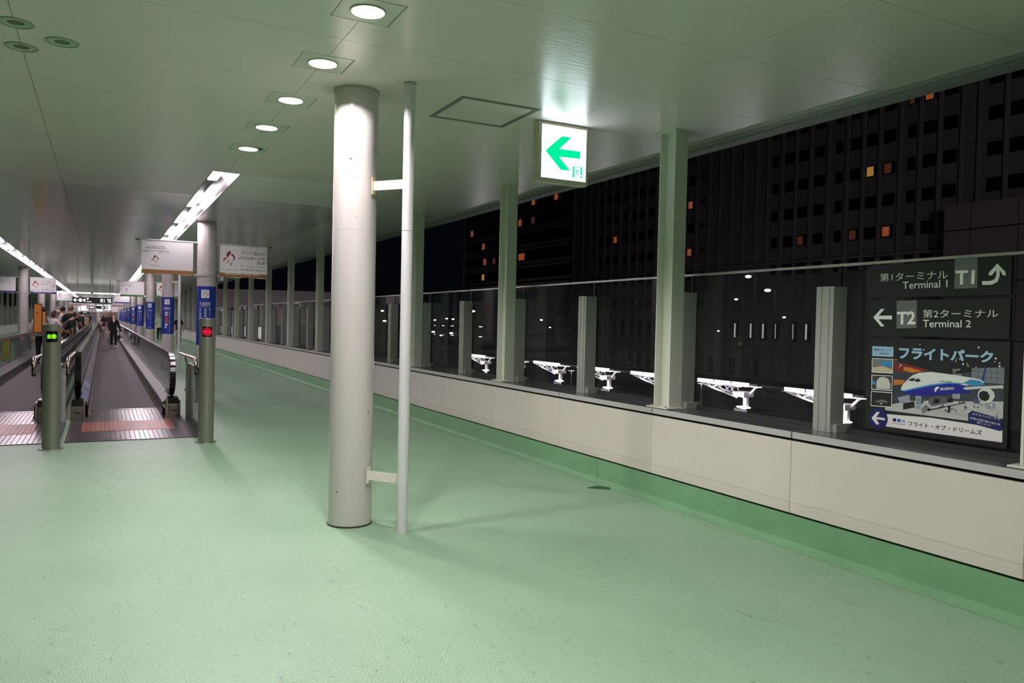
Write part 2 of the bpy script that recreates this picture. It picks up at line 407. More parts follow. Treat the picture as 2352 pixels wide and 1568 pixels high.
ART={'t1_board':[(-0.006,2.012),(0.944,2.009),(0.947,1.794),(0.003,1.787)],
't1_kanji':[(0.077,1.953),(0.558,1.953),(0.56,1.896),(0.079,1.897)],
't1_latin':[(0.249,1.89),(0.558,1.891),(0.56,1.844),(0.25,1.842)],
't1_square':[(0.601,2.021),(0.744,2.018),(0.748,1.834),(0.604,1.832)],
't1_code':[(0.608,1.946),(0.731,1.944),(0.73,1.859),(0.609,1.858)],
't1_arrow':[(0.777,1.874),(0.823,1.873),(0.851,1.882),(0.86,1.907),(0.859,1.937),(0.835,1.906),(0.816,1.907),(0.815,1.922),(0.864,1.975),(0.914,1.922),(0.915,1.9),(0.898,1.905),(0.88,1.936),(0.88,1.898),(0.87,1.867),(0.837,1.851),(0.778,1.851)],
't2_board':[(0.003,1.77),(0.944,1.766),(0.948,1.553),(0.004,1.527)],
't2_arrow':[(0.034,1.654),(0.092,1.711),(0.121,1.711),(0.075,1.665),(0.178,1.666),(0.179,1.64),(0.076,1.641),(0.123,1.593),(0.097,1.591)],
't2_square':[(0.208,1.765),(0.355,1.766),(0.358,1.585),(0.213,1.58)],
't2_code':[(0.214,1.691),(0.349,1.696),(0.35,1.609),(0.215,1.606)],
't2_kanji':[(0.399,1.704),(0.88,1.705),(0.88,1.654),(0.401,1.65)],
't2_latin':[(0.402,1.639),(0.717,1.638),(0.719,1.594),(0.403,1.59)],
'ps_board':[(-0.003,1.476),(0.953,1.515),(0.955,0.883),(0.007,0.88)],
'p_hall':[(0.196,1.364),(0.453,1.314),(0.611,1.298),(0.926,1.362),(0.928,1.152),(0.204,1.07)],
'p_floor':[(0.142,1.035),(0.204,1.072),(0.334,1.106),(0.927,1.16),(0.928,1.059),(0.722,1.021),(0.153,1.025)],
'p_panes':[(0.732,1.345),(0.926,1.361),(0.927,1.262),(0.731,1.264)],
'p_roofred':[(0.196,1.34),(0.27,1.35),(0.456,1.315),(0.357,1.289),(0.273,1.29),(0.198,1.298)],
'p_orange1':[(0.274,1.326),(0.327,1.324),(0.41,1.305),(0.338,1.291),(0.275,1.302)],
'p_orange2':[(0.205,1.238),(0.286,1.24),(0.281,1.212),(0.207,1.198)],
'p_truss':[(0.196,1.364),(0.198,1.379),(0.234,1.375),(0.219,1.36)],
'p_fus':[(0.259,1.173),(0.268,1.199),(0.285,1.221),(0.309,1.246),(0.343,1.276),(0.387,1.294),(0.473,1.305),(0.566,1.3),(0.656,1.293),(0.743,1.286),(0.794,1.277),(0.81,1.266),(0.804,1.248),(0.702,1.236),(0.613,1.238),(0.476,1.222),(0.38,1.197),(0.282,1.166)],
'p_belly':[(0.263,1.165),(0.332,1.183),(0.476,1.22),(0.59,1.241),(0.657,1.245),(0.702,1.227),(0.729,1.196),(0.66,1.184),(0.478,1.155),(0.407,1.144),(0.333,1.145),(0.288,1.152)],
'p_line':[(0.282,1.171),(0.38,1.201),(0.475,1.227),(0.59,1.248),(0.692,1.25),(0.693,1.244),(0.59,1.24),(0.476,1.218),(0.381,1.191),(0.282,1.163)],
'p_swoosh':[(0.684,1.252),(0.726,1.276),(0.786,1.272),(0.82,1.254),(0.779,1.237),(0.728,1.237)],
'p_fin':[(0.813,1.353),(0.821,1.356),(0.808,1.269),(0.792,1.277)],
'p_cock1':[(0.312,1.239),(0.329,1.252),(0.363,1.259),(0.351,1.237)],
'p_cock2':[(0.355,1.239),(0.369,1.252),(0.388,1.257),(0.402,1.24),(0.379,1.234)],
'p_wing':[(0.68,1.215),(0.698,1.227),(0.924,1.256),(0.925,1.237),(0.788,1.224),(0.703,1.21)],
'p_eng':[(0.774,1.183),(0.78,1.209),(0.8,1.227),(0.825,1.233),(0.854,1.227),(0.873,1.208),(0.878,1.184),(0.865,1.158),(0.841,1.141),(0.811,1.142),(0.786,1.154)],
'p_engin':[(0.782,1.183),(0.788,1.203),(0.807,1.213),(0.83,1.211),(0.845,1.193),(0.848,1.177),(0.838,1.159),(0.82,1.151),(0.796,1.157),(0.785,1.171)],
'p_screen':[(0.28,1.087),(0.36,1.104),(0.363,1.066),(0.282,1.043)],
'p_booth1':[(0.238,1.12),(0.323,1.146),(0.33,1.106),(0.255,1.089)],
'p_booth2':[(0.368,1.146),(0.406,1.154),(0.414,1.082),(0.371,1.055)],
'p_booth3':[(0.446,1.13),(0.539,1.157),(0.621,1.143),(0.617,1.125),(0.48,1.085)],
'p_booth4':[(0.615,1.177),(0.664,1.183),(0.666,1.151),(0.616,1.147)],
'p_booth5':[(0.756,1.164),(0.79,1.165),(0.787,1.131),(0.748,1.132)],
'p_ramp':[(0.41,1.059),(0.442,1.094),(0.481,1.067),(0.42,1.029)],
'p_rail':[(0.462,1.063),(0.705,1.134),(0.705,1.129),(0.463,1.056)],
'p_base':[(0.82,1.145),(0.884,1.143),(0.881,1.11),(0.821,1.116)],
'p_crowd1':[(0.497,1.135),(0.535,1.141),(0.531,1.112),(0.496,1.104)],
'p_crowd2':[(0.585,1.148),(0.621,1.151),(0.622,1.125),(0.586,1.122)],
'p_man':[(0.589,1.096),(0.605,1.098),(0.605,1.058),(0.593,1.057)],
'p_box_blue':[(0.034,1.456),(0.196,1.455),(0.196,1.388),(0.035,1.387)],
'p_box_t1':[(0.047,1.442),(0.185,1.444),(0.185,1.424),(0.047,1.421)],
'p_box_t2':[(0.061,1.413),(0.168,1.415),(0.167,1.399),(0.061,1.396)],
'p_thA':[(0.034,1.373),(0.196,1.374),(0.197,1.276),(0.035,1.274)],
'p_thB':[(0.035,1.258),(0.197,1.262),(0.197,1.159),(0.036,1.156)],
'p_thC':[(0.035,1.145),(0.198,1.15),(0.198,1.047),(0.036,1.043)],
'p_thAi':[(0.038,1.369),(0.192,1.37),(0.193,1.28),(0.039,1.278)],
'p_thBi':[(0.04,1.254),(0.193,1.258),(0.193,1.164),(0.04,1.161)],
'p_thCi':[(0.04,1.141),(0.194,1.145),(0.194,1.052),(0.04,1.048)],
'p_thAplane':[(0.087,1.356),(0.114,1.35),(0.135,1.361),(0.19,1.359),(0.192,1.317),(0.137,1.323),(0.096,1.332)],
'p_thAfloor':[(0.038,1.308),(0.121,1.322),(0.192,1.303),(0.193,1.28),(0.039,1.278)],
'p_thBdome':[(0.075,1.176),(0.076,1.219),(0.1,1.245),(0.134,1.25),(0.169,1.236),(0.183,1.199),(0.182,1.169),(0.078,1.165)],
'p_thBblue':[(0.041,1.222),(0.071,1.209),(0.069,1.19),(0.041,1.193)],
'p_thCp':[(0.071,1.08),(0.119,1.095),(0.167,1.087),(0.162,1.075),(0.119,1.076),(0.076,1.069)],
'p_thCk':[(0.11,1.07),(0.126,1.072),(0.127,1.062),(0.109,1.06)],
'p_circ':[(0.171,0.966),(0.17,0.95),(0.165,0.934),(0.157,0.92),(0.146,0.908),(0.133,0.898),(0.118,0.892),(0.102,0.889),(0.086,0.89),(0.07,0.894),(0.056,0.901),(0.044,0.912),(0.034,0.925),(0.028,0.94),(0.026,0.956),(0.027,0.973),(0.032,0.988),(0.04,1.003),(0.052,1.015),(0.065,1.024),(0.081,1.03),(0.097,1.033),(0.113,1.032),(0.128,1.028),(0.142,1.02),(0.154,1.009),(0.163,0.996),(0.169,0.981)],
'p_carrow':[(0.046,0.96),(0.087,1.008),(0.11,1.007),(0.083,0.971),(0.15,0.971),(0.15,0.956),(0.083,0.957),(0.109,0.925),(0.087,0.919)],
'p_ribbon':[(0.16,1.0),(0.483,1.012),(0.774,1.003),(0.915,0.984),(0.928,0.992),(0.929,0.918),(0.579,0.916),(0.157,0.916),(0.172,0.963)],
'p_rib_text':[(0.323,0.973),(0.81,0.976),(0.808,0.945),(0.323,0.942)],
'p_lg1':[(0.209,0.978),(0.234,0.978),(0.234,0.957),(0.208,0.957)],
'p_lg2':[(0.242,0.977),(0.267,0.978),(0.267,0.957),(0.241,0.957)],
'p_lg3':[(0.275,0.977),(0.3,0.977),(0.3,0.957),(0.275,0.957)],
'p_lgt':[(0.207,0.947),(0.301,0.949),(0.301,0.942),(0.207,0.94)],
'p_tag':[(0.721,1.067),(0.746,1.087),(0.926,1.056),(0.928,0.995),(0.916,0.984),(0.779,1.004),(0.722,1.011)],
'p_tg1':[(0.75,1.074),(0.915,1.058),(0.913,1.042),(0.749,1.057)],
'p_tg2':[(0.734,1.049),(0.916,1.029),(0.915,1.011),(0.733,1.03)],
'p_tg3':[(0.778,1.026),(0.862,1.016),(0.861,0.999),(0.777,1.009)],
'p_title':[(0.241,1.46),(0.862,1.454),(0.863,1.384),(0.241,1.378)],
'p_boe':[(0.539,1.21),(0.626,1.221),(0.624,1.205),(0.537,1.192)],
'p_loop':[(0.498,1.2),(0.506,1.212),(0.523,1.216),(0.53,1.209),(0.516,1.197),(0.505,1.18),(0.498,1.18)],
'p_fod1':[(0.614,1.333),(0.663,1.337),(0.663,1.325),(0.614,1.321)],
'p_fod2':[(0.615,1.317),(0.633,1.319),(0.633,1.309),(0.614,1.307)],
'p_fod3':[(0.615,1.301),(0.669,1.306),(0.67,1.296),(0.615,1.291)],
'p_dots':[(0.386,1.478),(0.413,1.445),(0.77,1.473),(0.632,1.397),(0.631,1.382),(0.677,1.367),(0.702,1.371),(0.708,1.358),(0.874,1.411),(0.869,1.391),(0.897,1.385),(0.898,1.367),(0.758,1.353),(0.656,1.398),(0.253,1.335),(0.244,1.32)],
'p_wins':[(0.531,1.249),(0.539,1.249),(0.548,1.25),(0.557,1.25),(0.566,1.251),(0.574,1.251),(0.583,1.251),(0.591,1.252),(0.6,1.252),(0.609,1.253)],
'e_board':[(-0.012,3.287),(0.501,3.295),(0.502,2.792),(-0.007,2.781)],
'e_glass':[(0.023,3.266),(0.481,3.274),(0.48,2.817),(0.018,2.808)],
'e_arrow':[(0.07,3.04),(0.229,3.181),(0.328,3.184),(0.211,3.071),(0.422,3.073),(0.422,3.008),(0.209,3.002),(0.324,2.893),(0.226,2.892)],
'e_dl':[(0.348,2.938),(0.367,2.939),(0.367,2.838),(0.346,2.838)],
'e_dt':[(0.367,2.939),(0.426,2.94),(0.426,2.933),(0.368,2.931)],
'e_dr':[(0.426,2.94),(0.446,2.94),(0.445,2.839),(0.433,2.839),(0.424,2.849),(0.437,2.867),(0.426,2.87)],
'e_head':[(0.381,2.92),(0.388,2.925),(0.394,2.921),(0.392,2.914),(0.384,2.913)],
'e_bodyp':[(0.369,2.897),(0.386,2.909),(0.401,2.909),(0.416,2.9),(0.413,2.894),(0.4,2.898),(0.396,2.884),(0.41,2.868),(0.423,2.869),(0.424,2.864),(0.403,2.862),(0.394,2.873),(0.39,2.854),(0.392,2.841),(0.385,2.84),(0.382,2.855),(0.386,2.883),(0.389,2.896),(0.372,2.891)],
'b_L':[(0.582,2.865),(1.44,2.896),(1.442,2.314),(0.604,2.307)],
'b_l1':[(0.682,2.806),(0.965,2.816),(0.963,2.796),(0.682,2.786)],
'b_l2':[(0.655,2.776),(0.994,2.785),(0.993,2.758),(0.655,2.745)],
'b_l3':[(0.615,2.724),(1.036,2.736),(1.034,2.707),(0.615,2.691)],
'b_l4':[(0.854,2.691),(1.039,2.697),(1.039,2.68),(0.854,2.674)],
'b_Lstrip':[(0.603,2.407),(1.444,2.412),(1.442,2.314),(0.604,2.307)],
'b_e1':[(0.755,2.643),(0.872,2.65),(0.873,2.499),(0.757,2.493)],
'b_e1t':[(0.736,2.469),(0.895,2.469),(0.895,2.45),(0.736,2.449)],
'b_R':[(1.893,2.906),(2.741,2.907),(2.739,2.306),(1.9,2.308)],
'b_r1':[(2.273,2.803),(2.714,2.793),(2.713,2.731),(2.271,2.736)],
'b_r2':[(2.224,2.704),(2.712,2.703),(2.713,2.648),(2.222,2.645)],
'b_r3':[(2.562,2.624),(2.711,2.624),(2.709,2.561),(2.56,2.558)],
'b_r4':[(2.263,2.533),(2.707,2.525),(2.707,2.505),(2.263,2.513)],
'b_r5':[(2.269,2.49),(2.701,2.481),(2.7,2.429),(2.268,2.431)],
'b_r6':[(1.92,2.451),(2.214,2.458),(2.214,2.436),(1.921,2.428)],
'b_rs':[(1.899,2.4),(2.737,2.402),(2.739,2.306),(1.9,2.311)],
'b_rt':[(2.004,2.388),(2.622,2.384),(2.623,2.358),(2.004,2.354)],
'b_rt2':[(2.126,2.339),(2.531,2.342),(2.532,2.323),(2.126,2.319)],
'b_e2':[(1.954,2.792),(2.17,2.806),(2.174,2.508),(1.958,2.496)],
'b_f1':[(2.087,2.797),(2.054,2.784),(2.021,2.75),(2.011,2.703),(2.039,2.664),(2.055,2.711),(2.088,2.736)],
'b_f2':[(2.098,2.745),(2.138,2.728),(2.166,2.683),(2.161,2.642),(2.128,2.611),(2.144,2.658),(2.127,2.698),(2.097,2.714)],
'b_f3':[(2.016,2.677),(1.978,2.66),(1.957,2.624),(1.968,2.578),(1.981,2.614),(2.011,2.642),(2.025,2.651)],
'b_f4':[(2.056,2.63),(2.028,2.605),(2.014,2.575),(2.029,2.547),(2.045,2.583),(2.078,2.602)],
'b_f5':[(2.105,2.644),(2.12,2.604),(2.101,2.568),(2.068,2.557),(2.09,2.544),(2.096,2.507),(2.107,2.545),(2.117,2.581),(2.125,2.616)],
}
CZ = 3.29
YEND = 112.0
PITCH = 1.594
# ================================================================ SETTING
fl = MB().box(-5.3, 4.40, -14, YEND, -0.25, 0).build('floor', M_FLOOR)
tag(fl, 'pale green painted anti-slip floor of the corridor', None, kind='structure')

def wall(side):
    nm = 'wall_right' if side > 0 else 'wall_left'
    ref = 0.0 if side > 0 else -0.955       # mirror about x = -0.4775
    X = (lambda x: x) if side > 0 else (lambda x: -0.955 - x)
    def bx(mb, x0, x1, y0, y1, z0, z1):
        a, b = sorted((X(x0), X(x1)))
        return mb.box(a, b, y0, y1, z0, z1)
    y_from = -14.0 if side > 0 else 22.0
    core = bx(MB(), 4.40, 4.90, y_from, YEND, -0.25, 0.785).build(nm, M_DARK)
    tag(core, None, None, kind='structure')
    k = 0
    y = -3.93 - 2 * 0.0
    first_p = first_c = first_k = None
    y0 = 3.958 - PITCH * 11
    while y0 < y_from - PITCH: y0 += PITCH
    n = 0
    while y0 < YEND - PITCH:
        yy = y0 + PITCH
        if first_p is None:
            base = y0
            first_p = bevel(bx(MB(), 4.345, 4.40, y0 + 0.0015, yy - 0.0015, 0.252, 0.765).build('wall_panel', M_WALL, core), 0.003, 1)
            first_c = bevel(bx(MB(), 4.353, 4.95, y0 + 0.006, yy - 0.006, 0.785, 0.832).build('coping_slab', M_COPING, core), 0.003, 1)
            first_e = bx(MB(), 4.345, 4.3528, y0 + 0.006, yy - 0.006, 0.786, 0.831).build('coping_edge', M_COPEDGE, core)
        else:
            inst(first_p, (0, y0 - base, 0), core); inst(first_c, (0, y0 - base, 0), core); inst(first_e, (0, y0 - base, 0), core)
        if n % 3 == 0:
            if first_k is None:
                kb = y0
                pts = [(4.40, 0.235), (4.362, 0.235), (4.358, 0.05), (4.345, 0.012), (4.32, 0.001), (4.40, 0.0)]
                pts = [(X(a), z) for a, z in pts]
                if side > 0: pts = pts[::-1]
                m = MB().prism_y(pts, y0 + 0.86, y0 + 0.86 + 3 * PITCH - 0.004)
                first_k = m.build('kerb', M_KERB, core)
            else:
                inst(first_k, (0, y0 - kb, 0), core)
        y0 = yy; n += 1
    return core
wall(1)
wall(-1)

# ceiling: panels with open joints, square notches where the downlight plates sit
ceil = MB().box(-6.1, 4.98, -14, YEND, 3.46, 3.50).build('ceiling', M_JOINT)
tag(ceil, None, None, kind='structure')
LAMP_Y = [4.31 + 1.02 * k for k in range(-3, 5)]
LX = 1.305
rows = []
y = 4.81 - 1.02 * 7
while y < 30.2:
    rows.append((y, y + 1.02)); y += 1.02
rest0 = y
G = 0.0018
xs_near = [-6.1, -4.2, -2.245, -0.485, 1.30, 3.49, 4.98]
xs_far = [(-6.1, -4.2), (-4.2, -2.415), (-2.085, -0.485), (-0.485, 1.13), (1.46, 3.49), (3.49, 4.98)]
cache = {}
for (a, b) in rows:
    near = b < 9.95
    cells = list(zip(xs_near[:-1], xs_near[1:])) if near else xs_far
    for i, (x0, x1) in enumerate(cells):
        notch = near and i in (3, 4) and any(a < ly < b for ly in LAMP_Y)
        band = (not near) and i == 4 and b < 12.0
        m = M_CEIL if near or x0 > 3.4 else (M_CEIL2 if band else (M_CEIL if b < 12.0 else M_CEILD))
        key = (round(x0, 3), round(x1, 3), notch, m.name)
        LX_ = LX if i > 2 else -2.245
        if key in cache:
            o, ya = cache[key]; inst(o, (0, a - ya, 0), ceil); continue
        X0, X1, A, B = x0 + G, x1 - G, a + G, b - G
        mid = (a + b) / 2; h = 0.173
        if notch and i in (1, 3):
            pts = [(X0, A), (X1, A), (X1, mid - h), (LX_ - h, mid - h), (LX_ - h, mid + h), (X1, mid + h), (X1, B), (X0, B)]
        elif notch:
            pts = [(X0, A), (X1, A), (X1, B), (X0, B), (X0, mid + h), (LX_ + h, mid + h), (LX_ + h, mid - h), (X0, mid - h)]
        else:
            pts = [(X0, A), (X1, A), (X1, B), (X0, B)]
        o = MB().prism(pts, CZ, CZ + 0.015).build('ceiling_panel', m, ceil)
        cache[key] = (o, a)
far = MB()
y = rows[0][0] - 1.02
while y > -14:
    for (x0, x1) in xs_far:
        far.box(x0 + G, x1 - G, y + G, y + 1.02 - G, CZ, CZ + 0.015)
    y -= 1.02
y = rest0
while y < YEND - 1.1:
    for (x0, x1) in xs_far:
        far.box(x0 + G, x1 - G, y + G, y + 1.02 - G, CZ, CZ + 0.015)
    y += 1.02
tag(far.build('ceiling_panel', M_CEILD, ceil), kind='stuff')
tr = MB()
tr.box(4.985, 5.05, -14, YEND, 3.262, 3.46); tr.box(5.053, 5.19, -14, YEND, 3.252, 3.60)
tag(tr.build('trim_1', mat('edge_trim', (150, 152, 148), 0.5), None), kind='structure')
tr = MB(); tr.box(-6.2, -6.12, -6, YEND, 3.262, 3.60)
tag(tr.build('trim_2', MATS['edge_trim'], None), kind='structure')

# ================================================================ DOWNLIGHTS
def downlight():
    t = thing('downlight', (LX, LAMP_Y[-1], CZ), '', 'ceiling light', 'downlights in square plates')
    y0 = LAMP_Y[-1]
    b = MB(); n = 48; R = 0.088; hw = 0.166
    vs = []; fs = []
    for k in range(n):
        a = 2 * PI * k / n
        c, s = math.cos(a), math.sin(a)
        q = hw / max(abs(c), abs(s))
        vs += [(LX + R * c, y0 + R * s, CZ + 0.002), (LX + q * c, y0 + q * s, CZ + 0.002), (LX + q * c, y0 + q * s, CZ + 0.02)]
    for k in range(n):
        j = (k + 1) % n
        fs += [(3 * k, 3 * j, 3 * j + 1, 3 * k + 1), (3 * k + 1, 3 * j + 1, 3 * j + 2, 3 * k + 2)]
    b.add(vs, fs); b.build('plate', M_PLATE, t)
    MB().lathe([(0.104, 0.0015), (0.102, -0.004), (0.092, -0.004), (0.087, 0.002), (0.087, 0.012)], (LX, y0, CZ), n=48).build('rim', mat('lamp_rim', (178, 182, 170), 0.35), t, True)
    MB().lathe([(0.087, 0.010), (0.080, 0.03), (0.062, 0.046)], (LX, y0, CZ), n=40).build('reflector', mat('lamp_reflector', (250, 246, 240), 0.35), t, True)
    MB().lathe([(0.0622, 0.042), (0.0622, 0.047), (0.001, 0.047)], (LX, y0, CZ), n=32).build('lamp', M_LAMP, t)
    return t
dl = downlight()
for k in range(len(LAMP_Y)):
    o = dl if k == len(LAMP_Y) - 1 else dup(dl, (LX, LAMP_Y[k], CZ))
    r = len(LAMP_Y) - k     # 1 = farthest
    vis = {1: 'lit round downlight in a stained plate, farthest of the row before the light trough',
           2: 'lit round downlight second from the light trough',
           3: 'lit round downlight in the middle of the row of five',
           4: 'lit round downlight in front of the big column',
           5: 'lit round downlight nearest the top edge of the photo'}
    o['label'] = vis.get(r, 'lit round downlight above and behind the viewer')
    L = bpy.data.lights.new('downlight_bulb', 'AREA'); L.shape = 'DISK'; L.size = 0.05
    L.energy = DOWN_W; L.color = (1.0, 0.90, 0.91); L.spread = math.radians(180)
    lo = bpy.data.objects.new('downlight_bulb', L); COL.objects.link(lo); lo.parent = o; lo.location = (0, 0, 0.036)
st = MB()
for dx, dy, s in ((0.12, -0.03, 0.014), (0.105, -0.06, 0.02), (0.13, -0.055, 0.016), (0.09, -0.1, 0.012), (0.118, 0.0, 0.01), (0.1, 0.03, 0.008)):
    st.add([(LX + dx + s * math.cos(a) * 1.2, LAMP_Y[-1] + dy + s * math.sin(a), CZ + 0.001) for a in [i * PI / 4 for i in range(8)]], [tuple(range(8))])
st.build('stain', mat('mould_stain', (44, 42, 36), 0.8), dl)

# three unlit round fittings
def vent(x, y, lab):
    t = thing('ceiling_vent', (x, y, CZ), lab, 'ceiling vent', 'round ceiling fittings')
    MB().lathe([(0.098, 0.0), (0.096, -0.006), (0.084, -0.007), (0.080, -0.001)], (x, y, CZ), n=40).build('rim', mat('vent_rim', (150, 162, 142), 0.4), t, True)
    MB().lathe([(0.082, -0.003), (0.062, -0.002), (0.045, -0.0012)], (x, y, CZ), n=40).build('cone', mat('vent_cone', (176, 186, 166), 0.5), t, True)
    MB().lathe([(0.046, -0.0014), (0.001, -0.0012)], (x, y, CZ), n=24).build('opening', mat('vent_dark', (96, 104, 88), 0.7), t)
vent(-0.478, 5.565, 'unlit round ceiling fitting nearest the top left corner')
vent(-0.487, 6.045, 'unlit round ceiling fitting below the corner one, on the same seam')
vent(-0.246, 5.80, 'unlit round ceiling fitting set right of the other two')

# access hatch
t = thing('access_hatch', (2.765, 5.85, CZ), 'square access hatch in the ceiling left of the exit sign', 'ceiling hatch')
b = MB()
for (x0, x1, y0, y1) in ((2.42, 3.11, 5.51, 5.545), (2.42, 3.11, 6.155, 6.19), (2.42, 2.455, 5.545, 6.155), (3.075, 3.11, 5.545, 6.155)):
    b.box(x0, x1, y0, y1, CZ - 0.006, CZ)
b.build('frame', mat('hatch_frame', (118, 122, 116), 0.4), t)
MB().box(2.46, 3.07, 5.55, 6.15, CZ - 0.003, CZ).build('door', M_CEIL, t)

# ================================================================ FLUORESCENT TROUGHS
def trough(x0, x1, lab, YA=9.9, YB=YEND):
    t = thing('light_trough', ((x0 + x1) / 2, YA, CZ), lab, 'ceiling light', 'fluorescent light troughs')
    m = mat('trough_white', (176, 166, 172), 0.35)
    b = MB()
    b.box(x0 - 0.002, x0 + 0.012, YA, YB, CZ - 0.004, 3.455); b.box(x1 - 0.012, x1 + 0.002, YA, YB, CZ - 0.004, 3.455)
    b.box(x0, x1, YA, YA + .01, CZ, 3.455)
    b.box(x0, x1, YA, YB, 3.445, 3.457)
    b.build('housing', m, t)
    # sloping reflector
    b = MB().prism_y([(x1 - 0.013, CZ + 0.02), (x1 - 0.013, 3.444), (x1 - 0.11, 3.444)], YA + .02, YB)
    b.build('reflector', m, t)
    xc = x0 + 0.11
    y = YA + .02; first = None; k = 0
    while y < YB - 1.4:
        ln = 0.9 if k == 0 else 1.3
        if k == 0:
            MB().box(xc - 0.055, xc + 0.055, y, y + ln, 3.335, 3.375).build('lamp_tube', M_TUBE, t)
            nxt = YA + 2.4
        else:
            if first is None:
                first = MB().box(xc - 0.055, xc + 0.055, y, y + ln, 3.335, 3.375).build('lamp_tube', M_TUBE, t); fy = y
                g = MB().box(xc - 0.05, xc + 0.05, y + 1.33, y + 2.45, 3.36, 3.44)
                g.box(xc - 0.07, xc + 0.07, y + 1.31, y + 1.35, 3.33, 3.44)
                gear = g.build('gear_box', mat('gear_grey', (96, 90, 92), .4), t)
            else:
                inst(first, (0, y - fy, 0), t); inst(gear, (0, y - fy, 0), t)
            nxt = y + 2.5
        y = nxt; k += 1
    MB().box(xc - 0.05, xc + 0.05, YA + .95, YA + 2.35, 3.36, 3.44).build('gear_box', mat('gear_grey', (96, 90, 92), .4), t)
trough(1.13, 1.46, 'added fluorescent trough behind the viewer for front light, right', -14, rows[0][0])  # unseen pair of troughs, added to light walls and column from the front
trough(-2.415, -2.085, 'added fluorescent trough behind the viewer for front light, left', -14, rows[0][0])
trough(1.13, 1.46, 'long fluorescent light trough running above the right-hand row of columns')
trough(-2.415, -2.085, 'long fluorescent light trough at the left, above the left row of columns')

# ================================================================ ROUND COLUMNS
CR = 0.164
def column(x, y, name='column'):
    t = thing(name, (x, y, 0), '', 'column')
    MB().lathe([(CR, 0.0), (CR, CZ)], (x, y, 0), n=64).build('shaft', M_WHITE, t, True)
    MB().lathe([(CR, 3.272), (CR + 0.007, 3.274), (CR + 0.007, CZ - 0.001), (CR, CZ - 0.001)], (x, y, 0), n=64).build('top_collar', mat('collar_grey', (168, 170, 160), 0.4), t, True)
    MB().lathe([(CR, 0.0), (CR + 0.005, 0.001), (CR + 0.005, 0.010), (CR, 0.012)], (x, y, 0), n=64).build('base_collar', M_DARK, t, True)
    b = MB()
    for z in (2.229, 1.063):
        b.lathe([(CR + 0.0001, z), (CR + 0.0005, z + 0.0004), (CR + 0.0005, z + 0.0018), (CR + 0.0001, z + 0.0022)], (x, y, 0), n=64)
    b.build('seam', mat('seam_paint', (176, 172, 168), 0.4), t)
    return t
col0 = column(1.69, 5.83)
col0['label'] = 'large white round column in the foreground'
b = MB()
for a, z, s in ((-0.5, 2.75, .006), (-0.3, 2.62, .003), (0.1, 2.52, .002), (-0.2, 2.32, .003), (-1.1, 0.42, .004), (-0.95, 0.36, .003), (-0.9, 0.27, .005), (-1.25, .55, .004), (0.6, .86, .006)):
    b.ball((1.69 + CR * math.sin(a), 5.83 - CR * math.cos(a), z), s, s, s * 1.3, 8, 4)
b.build('paint_chip', mat('chip_brown', (92, 72, 60), 0.7), col0)
RY = [15.3, 24.8, 34.3, 43.8, 53.3, 62.8, 72.3, 81.8, 91.3, 100.8]
RLAB = ['white round column behind the red-lit bollard, carrying two banners', 'white round column beside the second grey pipe, with a blue wrap sign',
        'third white round column from the bollard along the walkway', 'fourth white round column from the bollard along the walkway',
        'fifth white round column from the bollard along the walkway']
for i, yy in enumerate(RY):
    c = dup(col0, (1.68, yy, 0))
    for ch in list(c.children):
        if ch.name.startswith('paint_chip'):
            bpy.data.objects.remove(ch)
    c['label'] = RLAB[i] if i < 5 else 'small far white round column in the right row'
    if i >= 5: c['group'] = 'far right columns'
LLAB = {24.8: 'white round column of the left row just outside the left edge', 34.3: 'white round column behind the left walkway, nearest of the left row', 43.8: 'white round column seen behind the banner of the left row',
        53.3: 'white round column third in the left row'}
for i, yy in enumerate([5.83, 15.3] + RY[1:]):
    if yy == 5.83: continue
    c = dup(col0, (-2.64, yy, 0))
    for ch in list(c.children):
        if ch.name.startswith('paint_chip'):
            bpy.data.objects.remove(ch)
    c['label'] = LLAB.get(yy, 'small far white round column in the left row')
    if yy not in LLAB: c['group'] = 'far left columns'

# pipe with brackets beside a column
def pipe():
    x, y = 1.966, 5.42
    t = thing('drain_pipe', (x, y, 0), 'slim grey drain pipe bracketed to the foreground column', 'pipe')
    MB().lathe([(0.041, 0.0), (0.041, CZ)], (x, y, 0), n=32).build('pipe', M_PIPE, t, True)
    MB().lathe([(0.043, CZ - 0.012), (0.048, CZ - 0.010), (0.048, CZ), (0.041, CZ)], (x, y, 0), n=32).build('top_collar', MATS['collar_grey'], t, True)
    MB().lathe([(0.0412, 2.214), (0.0425, 2.216), (0.0425, 2.220), (0.0412, 2.222)], (x, y, 0), n=32).build('joint', MATS['seam_paint'], t)
    for z in (2.56, 0.39):
        p0 = Vector((1.778, 5.672, z)); p1 = Vector((1.945, 5.455, z))
        d = (p1 - p0).normalized(); n = Vector((d.y, -d.x, 0))
        b = MB()
        w = 0.005
        q = [p0 - n * w, p1 - n * w, p1 + n * w, p0 + n * w]
        b.prism([(v.x, v.y) for v in q][::-1], z - 0.034, z + 0.034)
        br = b.build('bracket', mat('bracket_paint', (226, 218, 208), 0.4, var=0.1, scale=40), t)
        b = MB(); e = p0 + d * 0.004
        q = [e - n * 0.022, e + n * 0.022, e + n * 0.022 + d * 0.008, e - n * 0.022 + d * 0.008]
        b.prism([(v.x, v.y) for v in q], z - 0.062, z + 0.062)
        b.build('weld_plate', MATS['bracket_paint'] if z < 1 else mat('bracket_rusted', (216, 190, 150), 0.6, var=0.4, scale=50), br)
        c = p1 - d * 0.035
        MB().tube([c - n * 0.006, c + n * -0.016], 0.012, 6).tube([c - n * 0.004, c - n * 0.026], 0.006, 10).build('bolt', M_RUST, br)
    return t
p0 = pipe()
dup(p0, (1.966 - 0.01, 24.39, 0), 'slim grey drain pipe beside the second blue-wrapped column')
